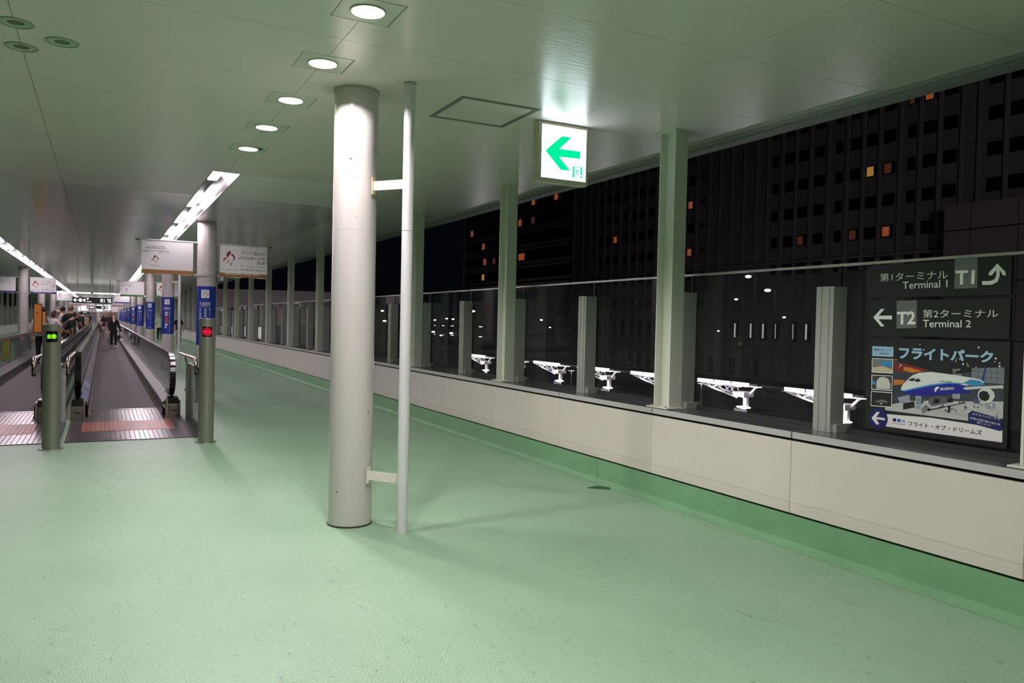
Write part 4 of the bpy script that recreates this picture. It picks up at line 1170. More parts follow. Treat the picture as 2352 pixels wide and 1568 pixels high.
def walkway(cx, lab, plate_x0, plate_x1, mat_x0, mat_x1):
    t = thing('moving_walkway', (cx, YW0, 0), lab, 'moving walkway')
    n = int(round((plate_x1 - plate_x0) / .0556)); w = (plate_x1 - plate_x0) / n
    MB().box(plate_x0, plate_x1, YW0, YC, 0.0005, 0.004).build('floor_plate', mat('plate_groove', (44, 40, 42), 0.5, metal=.3), t)
    s0 = None
    for k in range(n):
        xs = plate_x0 + k * w
        inside = cx - .52 < xs + w / 2 < cx + .52
        y1 = YC - .02 if inside else 13.0
        if s0 is None or not inside:
            o = MB().box(xs + .004, xs + w - .004, YW0 + .01, y1, 0.004, 0.009).build('plate_strip', M_RIB, t)
        else:
            if 'ref' not in locals() or ref is None:
                ref = MB().box(xs + .004, xs + w - .004, YW0 + .01, y1, 0.004, 0.009).build('plate_strip', M_RIB, t); xr = xs
            else:
                inst(ref, (xs - xr, 0, 0), t)
        s0 = 1
        if k == 0: ref = None
    mo = MB()
    k = 0
    x = mat_x0
    while x < mat_x1 - .02:
        xe = min(x + .0556, mat_x1)
        mo.box(x + .002, xe - .002, 11.66, 12.70, 0.0092, 0.0122); x = xe
    mo.build('red_mat', M_REDMAT, t)
    b = MB(); nt = 40
    b.box(cx - .51, cx + .51, YC - .02, YC + .03, 0.004, 0.014)
    for k in range(nt):
        x = cx - .50 + k * (1.0 / nt)
        b.box(x + .004, x + .018, YC + .03, YC + .09, 0.006, 0.012)
    b.build('comb', M_STEEL, t)
    pl = MB(); ng = 24
    for k in range(ng):
        x = cx - .502 + k * 1.004 / ng
        pl.box(x + .003, x + 1.004 / ng - .003, YC + .035, YC + .435, .001, .0085)
    pl.box(cx - .502, cx + .502, YC + .035, YC + .435, .0003, .004)
    p = pl.build('pallet', M_BELT, t)
    y = .405; k = 1
    while YC + .035 + y < 60:
        inst(p, (0, y, 0), t); y += .405
    y0 = YC + .035 + y
    MB().box(cx - .502, cx + .502, y0, YW1, .0003, .0085).build('far_pallets', M_BELT, t)
    balustrade(t, cx + .65, -1)
    balustrade(t, cx - .65, 1)
    return t
w1 = walkway(0.33, 'moving walkway right of the green-lit bollard, with a person in black on it', -0.40, 1.11, -0.24, 0.90)
w2 = walkway(-1.40, 'moving walkway at the left edge carrying the person with the orange case', -2.10, -0.62, -1.95, -0.79)
# posters on the far balustrade of the left walkway
b = MB().box(-2.040, -2.037, 21.3, 23.0, .46, .93).build('pane_sticker', mat('yellow_green_sheet', (156, 164, 44), 0.4), w2)
b['label'] = 'yellow-green advertising sheet on the glass'
b = MB().prism_y([(-1.93, .212), (-1.93, .216), (-2.02, .272), (-2.02, .268)], 21.5, 24.2).build('deck_overlay', mat('orange_sheet', (172, 92, 52), 0.45), w2)
b['label'] = 'orange sticker on the deck'
b = MB()  # blue-white reflections in the deck steel, laid on as colour
for k, (ya, yb) in enumerate(((13.5, 14.2), (14.25, 15.2), (15.6, 17.0))):
    b.prism_y([(-.200, .2185), (-.200, .2205), (-.300, .3115), (-.300, .3095)], ya, yb)
b.build('deck_overlay', mat('blue_white_reflection', (150, 158, 196), 0.3, var=.5, scale=9), w1)['label'] = 'blue and white reflections painted on the deck'

# ================================================================ ENTRANCE GUARD RAILS
def guard(x, lab, post_x, post_m, with_panel=True):
    t = thing('guard_rail', (x, 12.6, 0), lab, 'guard rail')
    r = .024
    path = [(x, 13.9, .955), (x, 11.45, .985)]
    for k in range(1, 8):
        a = k / 7 * PI / 2
        path.append((x, 11.45 - .12 * math.sin(a), .985 - .12 * (1 - math.cos(a))))
    path.append((x, 11.33, .80))
    MB().tube(path, r, 12).build('handrail', mat('rail_tube', (186, 172, 150), 0.2, metal=1.0), t, True)
    MB().tube([(x, 11.36, .80), (x, 11.33, .79)], r * 1.05, 12).build('end_cap', M_DARK, t)
    if with_panel:
        MB().box(post_x - .045, post_x + .045, 12.55, 12.72, 0.0, .86).build('post', post_m, t)
        MB().box(post_x - .006, post_x + .006, 10.50, 12.55, .05, .84).build('pane', M_FENCE, t)
        MB().box(post_x - .05, post_x + .05, 10.50, 12.55, 0.0, .05).build('sill', mat('sill_dark', (84, 86, 82), .4, metal=.4), t)
        MB().box(post_x - .014, post_x + .014, 10.50, 12.72, .84, .862).build('top_strip', M_ALU, t)
        MB().tube([(x, 12.9, .955), (x + (post_x - x) * .5, 12.75, .78), (post_x, 12.64, .74)], .012, 8).build('bracket', M_STEEL, t)
        MB().box(post_x - .02, post_x + .02, 12.72, 13.2, .40, .43).build('tie_bar', M_STEEL, t)
    return t
guard(1.125, 'steel guard rail with glass panel beside the red-lit bollard', 1.165, mat('fence_post_grey', (138, 140, 132), .4, metal=.4))
guard(-0.385, 'steel guard rail ending at the right walkway, with pale panel post, behind the green-lit bollard', -0.50, mat('fence_post_pale', (190, 186, 188), .4))
guard(-0.755, 'steel guard rail reaching over the left walkway plate, left of the green-lit bollard', 0, None, False)

# ================================================================ OVERHEAD SIGNS
def overhead(y, lab):
    t = thing('overhead_sign', (-.475, y, 2.18), lab, 'sign')
    x0, x1, z0, z1 = -1.40, .44, 2.16, 2.46
    bevel(MB().box(x0, x1, y, y + .12, z0, z1).build('board', M_SIGNBK, t), .004, 1)
    MB().tube([(x0 + .22, y + .06, z1), (x0 + .22, y + .06, CZ)], .015, 8).build('hanger', M_WHITE, t)
    MB().tube([(x1 - .12, y + .06, z1), (x1 - .12, y + .06, CZ)], .015, 8).build('hanger', M_WHITE, t)
    g = glow('sign_lit_white', (255, 255, 255), 1.3)
    a = Art(facing_y(y, 0, .003), t)
    c = (z0 + z1) / 2
    X = x0 + .04
    a.poly([(X, c), (X + .10, c + .09), (X + .14, c + .09), (X + .07, c + .018), (X + .20, c + .018), (X + .20, c - .018), (X + .07, c - .018), (X + .14, c - .09), (X + .10, c - .09)], g, 'lit_arrow', 1)
    a.disc(X + .33, c, .085, g, 'lit_icon', 1)
    a.text('E', (X + .46, c - .07, X + .56, c + .07), g, 'lit_text', 1, bold=.05)
    a.text('駅', (X + .61, c + .02, X + .71, c + .12), g, 'lit_text', 1, bold=.03)
    a.text('Access', (X + .61, c - .09, X + .84, c - .03), g, 'lit_text', 1, bold=.02)
    a.text('第2', (X + 1.22, c - .09, X + 1.46, c + .10), g, 'lit_text', 1, bold=.03)
    a.text('T2', (X + 1.55, c - .09, X + 1.74, c + .09), g, 'lit_text', 1, bold=.05)
    a.done()
    return t
os1 = overhead(46.0, 'black overhead sign with left arrow and T2 above the walkways')
dup(os1, (-.475, 86.0, 2.18), 'tiny farther black overhead sign below the first one')
for y, lab in ((52.0, 'pair of bright tubes crossing the ceiling above the black overhead sign'), (92.0, 'farther pair of bright cross tubes above the tiny sign')):
    t = thing('cross_light', (-.475, y, 2.6), lab, 'ceiling light')
    MB().box(-1.95, .75, y, y + .10, 2.86, 2.90).build('rail', M_WHITE, t)
    for xa in (-1.85, -.5):
        MB().box(xa, xa + 1.2, y - .02, y + .06, 2.80, 2.855).build('lamp_tube', glow('cross_tube', (255, 255, 240), 4.0), t)
    for xa in (-1.7, .5):
        MB().tube([(xa, y + .05, 2.9), (xa, y + .05, CZ)], .012, 8).build('hanger', M_WHITE, t)
# ================================================================ OUTSIDE: NIGHT GROUND AND BUILDINGS
tag(MB().box(-90, 320, -60, 360, -7.0, -6.5).build('ground', mat('dark_asphalt', (52, 50, 52), 0.85, var=.2, scale=.3), None), 'dark asphalt yard far below the walkway', None, kind='structure')
M_FAC = mat('facade_concrete', (124, 118, 120), 0.85, var=.06, scale=.4)
M_FAC2 = mat('facade_pier', (136, 129, 131), 0.85)
M_WIN = mat('dark_window', (14, 14, 18), 0.25)
O1 = glow('window_orange', (190, 96, 52), 0.36); O2 = glow('window_amber', (204, 146, 70), 0.42); O3 = glow('window_dim', (120, 72, 52), 0.20)
XF = 70.0
t = thing('tower_block', (XF, 75, -6.5), 'dark hotel-like tower block with a grid of square windows, a few lit orange', 'building')
MB().box(XF + .45, 86, 38.0, 112.5, -6.5, 34).build('wall', M_FAC, t)
WY = [104.1, 101.97, 99.95, 97.6, 95.36, 93.45, 91.22, 82.55, 80.2, 67.7, 65.56, 63.58, 61.3, 58.68, 56.57, 54.62, 52.58, 50.14, 48.26, 46.2, 42.0, 40.06]
NARROW = {0, 3, 4, 9, 13, 17}
PY = [112.2, 109.4, 107.2, 105.2, 103.0, 100.95, 98.8, 96.5, 94.4, 92.3, 90.0, 87.9, 85.9, 83.8, 81.4, 79.0, 76.9, 74.8, 72.7, 70.6, 68.8, 66.6, 64.5, 62.4, 60.0, 57.6, 55.6, 53.6, 51.3, 49.2, 47.2, 45.0, 43.4, 41.0, 38.8]
pr = MB().box(XF + .25, XF + .45, -.16, .16, -6.5, 34).build('pier', M_FAC2, t)
for k, y in enumerate(PY):
    if k == 0: pr.location = (0, y - 0, 0); base = pr
    else:
        inst(base, (0, y, 0), t)
for o in [o for o in t.children if o.name.startswith('pier')]:
    o.location.y += 0.0
lg = None
for k in range(-1, 7):
    z = 11.85 + 3.2 * k + .86
    if lg is None:
        lg = MB().box(XF + .30, XF + .45, 38.0, 112.5, z, z + .07).build('ledge', M_FAC2, t); z00 = z
    else: inst(lg, (0, 0, z - z00), t)
LIT = {(7, 2): O1, (7, 0): O1, (2, 1): O1, (15, 2): O2, (16, 2): O3, (16, 0): O1, (11, 0): O3, (18, 4): O1, (17, 4): O3, (14, 0): O3, (20, 5): O3}
wm = {}
for r_ in range(-1, 7):
    for c_, y in enumerate(WY):
        if c_ >= 20 and r_ < 1: continue
        w = .42 if c_ in NARROW else (.30 if c_ == 8 else .66)
        h = .62 if c_ != 8 else .3
        z = 11.85 + 3.2 * r_ + (0.25 if c_ == 8 else 0)
        m = LIT.get((c_, r_))
        key = (w, h)
        if key not in wm:
            b = MB().box(XF + .40, XF + .449, -w, w, -h, h)
            wm[key] = b.mesh('window_mesh', M_WIN)
        o = bpy.data.objects.new('window', wm[key]); COL.objects.link(o); o.parent = t
        o.location = (-XF, y - 75, z + 6.5)
        if m:
            b = MB().box(XF + .385, XF + .398, y - w * .35, y + w * .85, z - h * .8, z + h * .75)
            b.build('lit_curtain', m, o)
            for ch in o.children: ch.location = (XF - XF, 75 - y - 0, -z - 6.5) if False else (0, 0, 0)
            # curtain mesh was built in world space: shift it back onto its window
            for ch in o.children:
                ch.data.transform(Matrix.Translation((0, -y, -z)))
# podium rows
for z, h, ys in ((5.1, .45, WY[:9]), (1.3, 1.25, WY[:7]), (-3.1, 1.1, WY[:7] + [87.0, 84.5, 78.0, 74.0, 70.0])):
    for y in ys:
        MB().box(XF + .40, XF + .449, y - .45, y + .45, z - h, z + h).build('window', M_WIN, t)
for z in (3.6, -1.1, 9.3):
    MB().box(XF + .0, XF + .45, 46.0, 112.5, z, z + .22).build('ledge', M_FAC2, t)
for i, y in enumerate((73.3, 70.61, 68.62, 66.74, 64.12, 62.16, 57.56)):
    f = MB().box(XF + .0, XF + .449, y - .32, y + .32, .3, 2.5).build('slot_window', M_WIN, t)
    MB().box(XF - .03, XF - .005, y - .16, y + .10, .55, 2.3).build('lit_pane', glow('slot_lit', (206, 200, 204), .55 - .04 * i), f)
# pale wing at the right
w = thing('low_wing', (69, 42, -6.5), 'plain dark grey building wing with wide panels behind the terminal signs', 'building')
b = MB(); 
for y0, y1 in ((30.0, 38.6), (38.7, 42.7), (42.8, 45.2)):
    for z0, z1 in ((-6.5, 1.0), (1.1, 6.2), (6.3, 10.9), (11.0, 13.3)):
        MB().box(68.4, 69.5, y0, y1, z0, z1).build('panel', mat('wing_panel', (150, 138, 142), .8), w)
MB().box(69.55, 69.99, 30.0, 45.2, -6.5, 13.25).build('wall', M_DARK, w)

# banded block further back
t = thing('banded_block', (91, 175, -6.5), 'dark block with long horizontal window bands left of the tower block', 'building')
MB().box(91.5, 110, 146, 204.5, -6.5, 46).build('wall', M_FAC, t)
MB().box(90.8, 110, 203.4, 204.6, -6.5, 46).build('pier', M_FAC2, t)
for k in range(0, 8):
    z = 14.1 + 4.2 * k
    MB().box(91.2, 91.49, 146.5, 203.2, z - 1.25, z + 1.25).build('window_band', M_WIN, t)
    MB().box(90.9, 91.49, 146, 204, z + 1.35, z + 1.75).build('ledge', M_FAC2, t)
MB().box(90.4, 91.49, 146, 204, 6.5, 11.6).build('podium_band', M_FAC2, t)
for y, z, m in ((191.2, 22.4, O1), (190.2, 18.2, O1), (184.6, 18.1, O3), (170.1, 18.2, O1), (191.1, 14.1, O2), (198.8, 26.6, O1), (163.9, 31.1, O1), (153.3, 31.0, O1), (170.5, 26.7, O1), (163.9, 26.6, O3), (168.6, 18.2, O1)):
    MB().box(91.14, 91.19, y - .75, y + .75, z - .8, z + .8).build('lit_window', m, t)

# pale curved terminal building beyond the corridor
t = thing('curved_building', (18, 82, -6.5), 'pale curved building lit from below, seen between the far posts', 'building')
b = MB(); vs = []; n = 26
for i in range(n + 1):
    a = -0.9 + 1.5 * i / n
    x = 4.9 + 17 * i / n; y = 88 - 8 * math.cos(a) - .15 * i
    vs += [(x, y, .95), (x, y, 4.35), (x, y + 2, 4.8), (x, y + 2, .9)]
fs = []
for i in range(n):
    j = 4 * i
    fs += [(j, j + 4, j + 5, j + 1), (j + 1, j + 5, j + 6, j + 2), (j, j + 3, j + 7, j + 4)]
b.add(vs, fs).build('facade', mat('pale_cladding', (214, 202, 206), .6), t, True)
vs = []
for i in range(n + 1):
    a = -0.9 + 1.5 * i / n
    x = 4.9 + 17 * i / n; y = 89 - 8 * math.cos(a) - .15 * i
    vs += [(x, y, -6.5), (x, y, .95)]
MB().add(vs, [(2 * i, 2 * i + 2, 2 * i + 3, 2 * i + 1) for i in range(n)]).build('glazing', mat('dim_glazing', (60, 60, 64), .2), t)
for x0, x1 in ((9.9, 10.5), (11.0, 11.6), (12.2, 12.9), (13.3, 13.8)):
    MB().box(x0, x1, 79.0, 79.1, -.8, .75).build('lit_window', glow('terminal_lit', (236, 232, 236), .9), t)
for x in (9.2, 10.75, 12.0, 13.1, 14.4):
    MB().box(x, x + .1, 78.9, 79.1, -6.5, .95).build('mullion', M_STEEL, t)
def lamp_obj(name, kind, loc, energy, color, size=.3, rot=None, angle=None):
    L = bpy.data.lights.new(name, kind); L.energy = energy; L.color = color
    if kind == 'SPOT': L.spot_size = angle or 2.4; L.spot_blend = .6; L.shadow_soft_size = size
    elif kind == 'POINT': L.shadow_soft_size = size
    o = bpy.data.objects.new(name, L); COL.objects.link(o); o.location = loc
    if rot: o.rotation_euler = rot
    return o
def aim(o, p):
    d = Vector(p) - o.location
    o.rotation_euler = d.to_track_quat('-Z', 'Y').to_euler()
# floodlight masts, mostly added to light the dark facades
def flood(x, y, z, tgt, e, lab, col=(1, .93, .96), ang=2.2):
    t = thing('floodlight_mast', (x, y, -6.5), lab, 'floodlight', None)
    MB().tube([(x, y, -6.5), (x, y, z)], [.12, .07], 10).build('pole', M_ALU, t)
    MB().box(x - .3, x + .3, y - .3, y + .3, z, z + .12).build('lamp_head', M_ALU, t)
    MB().box(x - .22, x + .22, y - .22, y + .22, z - .02, z - .001).build('lamp', glow('flood_lamp', (255, 248, 255), 8), t)
    L = lamp_obj('flood_beam', 'SPOT', (x, y, z - .15), e, col, .2, angle=ang); aim(L, tgt)
    return t
flood(44, 70, -3.2, (72, 84, 3), 900, 'added low floodlight lighting the tower block', ang=2.7)
flood(46, 52, -3.2, (72, 56, 2), 600, 'added low floodlight at the foot of the tower block, right side', ang=2.7)
flood(62, 165, -3.0, (95, 178, 14), 2600, 'added low floodlight in front of the banded block', ang=2.5)
flood(11.0, 66, -3.2, (11, 82, 3.2), 1500, 'low floodlight in front of the curved building', ang=1.9)

flood(24, -18, 15.0, (72, 80, 4), 17000, 'added tall floodlight mast for the tower front, behind the viewer', ang=1.1)  # unseen mast, added to light the tower front from the side
# street lamps in the yard
def street(x, y, z, s, lab, grp=None):
    t = thing('street_lamp', (x, y, -6.5), lab, 'street lamp', grp)
    MB().tube([(x, y, -6.5), (x, y, z + .1)], [.09, .05], 8).build('pole', mat('dark_pole', (70, 70, 74), .6), t)
    MB().tube([(x, y, z + .05), (x - .35, y, z + .12), (x - .7, y, z + .08)], .035, 6).build('arm', MATS['dark_pole'], t)
    MB().ball((x - .7, y, z), .22 * s, .22 * s, .10 * s, 12, 6).build('lamp_head', glow('street_lamp_lit', (255, 252, 255), 5.0), t)
    return t
SMALL = []
for i, (y, z, s) in enumerate(((100.2, 3.3, 1.5), (84.9, 3.02, 1.1), (119.2, 3.24, 1.2), (118.0, 1.64, 1.3), (68.45, 2.06, .7), (66.7, 1.33, .5), (40.0, 5.2, 1.0), (38.2, 4.2, 1.0), (41.1, 3.65, .6), (97.5, .31, 1.1), (94.8, -.1, .8), (91.4, .26, 1.1), (42.8, 1.4, .4), (97.0, 1.9, .8), (93.0, 2.1, .8), (90.9, 2.05, .8), (194.0, 1.0, 2.0), (36.7, 2.4, .5))):
    labs = {0: 'bright street lamp just right of the second tall post past the pipe', 6: 'highest bright street lamp, between the wide steel post and the signs', 7: 'bright street lamp just below and right of the highest one', 8: 'small dim street lamp lower left of the two bright ones'}
    o = street(40, y, z, s, labs.get(i, 'small distant street lamp in the dark yard beyond the glass'), None if i in labs else 'distant street lamps')
    if i not in labs: SMALL.append(o)

SMALL.sort(key=lambda o: (-o.location.y, o.name))
for i, o in enumerate(SMALL): o['label'] = '%s small street lamp from the left in the dark yard beyond the glass' % ORD[i + 1]
# parking deck with lit levels
t = thing('parking_deck', (66, 142, -6.5), 'distant multi-storey parking deck with lit levels beyond the glass', 'building')
for z in (-3.6, -.6, 1.2):
    MB().box(58, 80, 124, 158, z, z + .35).build('slab', mat('deck_concrete', (120, 118, 124), .8), t)
    MB().box(57.9, 58.0, 124, 158, z + .35, z + 1.1).build('parapet', mat('deck_parapet', (150, 148, 156), .7), t)
for k in range(8):
    MB().box(58.2, 58.7, 124.5 + k * 4.6, 125.0 + k * 4.6, -6.5, 1.2).build('pillar', MATS['deck_concrete'], t)
    for z in (-.75, 1.05):
        MB().box(60, 60.2, 126 + k * 4.3, 127 + k * 4.3, z - .12, z).build('lamp_tube', glow('deck_tube', (230, 236, 255), 3.0), t)

# shelters with lit trusses along the kerb below
def shelter(x, y):
    t = thing('bus_shelter', (x, y, -6.5), '', 'shelter', 'lit shelters below the bridge')
    wm_ = mat('shelter_white', (232, 228, 230), .5)
    MB().box(x - .9, x + 1.3, y - 1.0, y + 3.35, -.52, -.44).build('roof', mat('shelter_roof', (118, 114, 120), .6), t)
    g = glow('shelter_strip', (255, 240, 252), 2.6)
    b = MB()
    for k in range(3):
        b.box(x - .95, x - .90, y - .55 + k * .95, y + .30 + k * .95, -.56, -.42)
    for k in range(2):
        b.box(x - .5, x - .3, y - .6 + k * 1.1, y + .40 + k * 1.1, -.60, -.525)
    b.build('light_strip', g, t)
    b = MB()
    for xx in (x - .75, x - .45):
        b.tube([(xx, y + .2, -1.02), (xx, y + 2.3, -.60)], .035, 6); b.tube([(xx, y, -.60), (xx, y + 2.5, -.58)], .03, 6)
        pts = [(y + .3, -1.0), (y + .55, -.6), (y + .95, -.87), (y + 1.2, -.6), (y + 1.6, -.74), (y + 1.85, -.6)]
        for p, q in zip(pts[:-1], pts[1:]): b.tube([(xx, p[0], p[1]), (xx, q[0], q[1])], .022, 5)
    b.build('truss', wm_, t)
    b = MB(); b.box(x - .8, x - .3, y - .20, y + .40, -.98, -.80); b.box(x - .62, x - .50, y - .16, y + .02, -1.36, -.98); b.tube([(x - .5, y - .5, -.60), (x - .5, y - .1, -.95)], .05, 6)
    b.build('lit_bracket', wm_, t)
    MB().tube([(x - .56, y + .05, -6.5), (x - .56, y + .05, -1.4)], .10, 10).build('mast', wm_, t)
    MB().ball((x - .56, y + .05, -1.38), .20, .34, .045, 18, 6).build('lamp_ring', glow('shelter_ring', (255, 255, 255), 5.0), t)
    L = bpy.data.lights.new('shelter_lamp', 'POINT'); L.energy = 34; L.color = (1, .93, .99); L.shadow_soft_size = .08
    lo = bpy.data.objects.new('shelter_lamp', L); COL.objects.link(lo); lo.parent = t; lo.location = (-1.15, -.15, 6.5 - .88)
    L = bpy.data.lights.new('shelter_lamp', 'POINT'); L.energy = 14; L.color = (1, .93, .99); L.shadow_soft_size = .08
    lo = bpy.data.objects.new('shelter_lamp', L); COL.objects.link(lo); lo.parent = t; lo.location = (-.95, 1.4, 6.5 - .78)
    return t
def shelter_sign(x, y, c, lab):
    t = thing('stop_sign_board', (x - .56, y + .05, -6.5), lab, 'sign')  # board and foot band glow in place of lamp light falling on them
    MB().box(x - .72, x - .70, y - .27, y + .37, -1.70, -1.44).build('board', glow('stop_board', (200, 196, 208), .5), t)
    MB().box(x - .722, x - .698, y - .27, y + .37, -1.80, -1.705).build('foot_band', glow('stop_' + lab.split()[0], c, .45), t)
    return t
s0 = shelter(22, 21.83)
SL = {-1: 'lit shelter at the right, half behind the short post next to the signs', 0: 'lit shelter between the wide steel post and the next short post, with blue stop board', 1: 'lit shelter directly left of the widest steel post, mostly hidden',
      2: 'lit shelter with the pink stop board', 3: 'lit shelter with the teal stop board', 4: 'lit shelter just right of the pale post under the exit sign', 5: 'lit shelter just left of the pale post under the exit sign'}
for k in range(-1, 6):
    o = s0 if k == 0 else dup(s0, (22, 21.83 + 4.47 * k, -6.5))
    o['label'] = SL[k]
shelter_sign(22, 21.83, (40, 96, 190), 'blue footed stop board under the right-hand lit shelter')
shelter_sign(22, 21.83 + 4.47 * 2, (190, 30, 96), 'pink footed stop board under a lit shelter')
shelter_sign(22, 21.83 + 4.47 * 3, (60, 140, 130), 'teal footed stop board under a lit shelter')
bb = thing('barrier', (14, 19, -6.5), 'long low blue and white canopy edge left of the widest steel post', 'canopy')
MB().box(13.6, 14.0, 15.6, 19.6, -.80, -.62).build('blue_band', mat('blue_band', (40, 110, 150), .5), bb)
MB().box(13.62, 14.6, 15.6, 19.6, -.62, -.60).build('top_sheet', mat('pale_sheet', (190, 186, 196), .5), bb)
for yy in (15.8, 19.3):
    MB().box(14.0, 14.1, yy, yy + .1, -6.5, -.62).build('leg', M_ALU, bb)

# ================================================================ FAR END OF THE CORRIDOR
tag(MB().box(-6.1, 5.0, YEND, YEND + .3, -.25, 3.6).build('wall_back', mat('end_wall', (206, 196, 200), .6), None), kind='structure')
t = thing('shop_front', (-.5, YEND - .1, 0), 'far bright lit shop front closing the corridor', 'shop front')
random.seed(3)
for k in range(11):
    x = -5.0 + k * .86
    z = 2.0 + random.random() * .4
    MB().box(x, x + .5 + random.random() * .25, YEND - .15, YEND - .02, z, z + .35 + random.random() * .5).build('light_box', glow('shop_light%d' % (k % 3), ((255, 246, 250), (250, 226, 232), (255, 255, 255))[k % 3], (.9, .5, 1.2)[k % 3]), t)
for k in range(6):
    x = -4.8 + k * 1.5
    MB().box(x, x + 1.1, YEND - .12, YEND - .02, 0, 1.95).build('door_leaf', mat('shop_glazing', (110, 104, 106), .3), t)
# ================================================================ PEOPLE
TMP = bpy.data.scenes.new('tmp')
def skin_mesh(vs, es, rs, root=0, sub=1):
    me = bpy.data.meshes.new('sk'); me.from_pydata(vs, es, [])
    ob = bpy.data.objects.new('sk', me); TMP.collection.objects.link(ob)
    md = ob.modifiers.new('Skin', 'SKIN')
    if not me.skin_vertices: me.skin_vertices.new()
    for i, r in enumerate(rs):
        d = me.skin_vertices[0].data[i]
        d.radius = r if isinstance(r, tuple) else (r, r)
        d.use_root = (i == root)
    md.use_smooth_shade = True
    ss = ob.modifiers.new('Sub', 'SUBSURF'); ss.levels = sub; ss.render_levels = sub
    vl = TMP.view_layers[0]; vl.update()
    ev = ob.evaluated_get(vl.depsgraph)
    out = bpy.data.meshes.new_from_object(ev)
    bpy.data.objects.remove(ob)
    return out
def person(x, y, rot, H, label, top, legs, hair, skin=(196, 150, 124), shoe=(40, 40, 42), arms=None, step=.06, lean=0.0, sleeve=.55, hair_len=0, group=None, turn=0.0, mask=False, z=0.009, skirt=False):
    t = thing('person', (x, y, z), label, 'person', group)
    t.rotation_euler = (0, 0, rot)
    ORIGIN[t.name] = (0, 0, 0)
    S = lambda p: (p[0] * H, p[1] * H, p[2] * H)
    ly = lambda zz: lean * max(0, zz - .52)
    A = arms or [((-.135, -.01, .63), (-.14, .04, .49)), ((.135, -.01, .63), (.14, .04, .49))]
    sp = [(0, 0, .52), (0, ly(.6), .60), (0, ly(.72) - .004, .72), (0, ly(.8), .805), (0, ly(.86) + .004, .86), (0, ly(.9) + .01, .90)]
    sh = [(-.098, ly(.79), .79), (.098, ly(.79), .79)]
    el = [(a[0][0], a[0][1] + ly(.63), a[0][2]) for a in A]; wr = [(a[1][0], a[1][1] + ly(.55), a[1][2]) for a in A]
    hp = [(-.05, 0, .49), (.05, 0, .49)]
    kn = [(-.055, step * .6 + .012, .275), (.055, -step * .4 + .012, .275)]
    an = [(-.055, step, .045), (.055, -step, .045 + abs(step) * .3)]
    toe = [(-.06, step + .085, .018), (.06, -step + .085, .018)]
    V = sp + sh + el + wr + hp + kn + an + toe
    E = [(0, 1), (1, 2), (2, 3), (3, 4), (4, 5), (3, 6), (3, 7), (6, 8), (7, 9), (8, 10), (9, 11), (0, 12), (0, 13), (12, 14), (13, 15), (14, 16), (15, 17), (16, 18), (17, 19)]
    Rr = [(.076, .050), (.068, .046), (.09, .056), (.06, .04), (.030, .030), (.036, .04), .034, .034, .025, .025, .016, .016, .056, .056, .036, .036, .022, .022, .02, .02]
    sc = lambda R, k=1.0: [(r[0] * H * k, r[1] * H * k) if isinstance(r, tuple) else r * H * k for r in R]
    me = skin_mesh([S(v) for v in V], E, sc(Rr), 0, 2)
    b = MB().add_mesh(me)
    hc = (0, ly(.93) + .008, .935)
    rot_head = Matrix.Rotation(turn, 4, 'Z')
    def hb(c, rx, ry, rz, n=14, m=9):
        q = rot_head @ Vector((c[0], c[1], c[2]))
        b.ball(S((hc[0] + q.x, hc[1] + q.y, hc[2] + q.z)), rx * H, ry * H, rz * H, n, m)
    hb((0, 0, 0), .044, .054, .064, 18, 12)
    hb((0, .052, -.008), .007, .011, .012, 8, 5)              # nose
    hb((0, .034, -.042), .024, .018, .018, 10, 6)             # chin
    hb((-.045, .0, -.006), .006, .012, .017, 8, 5); hb((.045, .0, -.006), .006, .012, .017, 8, 5)
    for i in (0, 1):                                           # hands: palm and five fingers
        w_ = Vector(wr[i]); d = (w_ - Vector(el[i])).normalized()
        side = Vector((1, 0, 0)) if abs(d.x) < .7 else Vector((0, 1, 0))
        nrm = d.cross(side).normalized(); side = nrm.cross(d).normalized()
        pc = w_ + d * .026
        b.ball(S(pc), .017 * H, .012 * H, .024 * H, 10, 6)
        for k in range(4):
            r0 = pc + d * .016 + side * (-.013 + .0088 * k)
            ln = (.036, .042, .039, .030)[k]
            p1 = r0 + d * ln * .55 + nrm * .003; p2 = r0 + d * ln * .95 + nrm * .012
            b.tube([S(r0), S(p1), S(p2)], [.0052 * H, .0046 * H, .0036 * H], 6)
        r0 = pc - side * .014; p1 = r0 - side * .014 + d * .014; p2 = p1 + d * .018
        b.tube([S(r0), S(p1), S(p2)], [.006 * H, .0052 * H, .004 * H], 6)
    sk = mat('skin_%d_%d' % skin[:2], skin, .55)
    body = b.build('body', sk, t, True)
    # clothes: the body's own surface, lifted a little
    def seg(p, a, b_):
        a = Vector(a); b_ = Vector(b_); d = b_ - a
        u = max(0, min(1, (p - a).dot(d) / d.length_squared))
        return (p - (a + d * u)).length, u
    def arm_t(p):
        best = (9, 0)
        for i in (0, 1):
            for k, (a, b_) in enumerate(((sh[i], el[i]), (el[i], wr[i]))):
                dd, u = seg(p, a, b_)
                if dd < best[0]: best = (dd, k + u)
        for a, b_ in ((sp[0], sp[1]), (sp[1], sp[2]), (sp[2], sp[3]), (hp[0], kn[0]), (hp[1], kn[1])):
            dd, u = seg(p, a, b_)
            if dd - .05 < best[0]: return None
        return best[1]
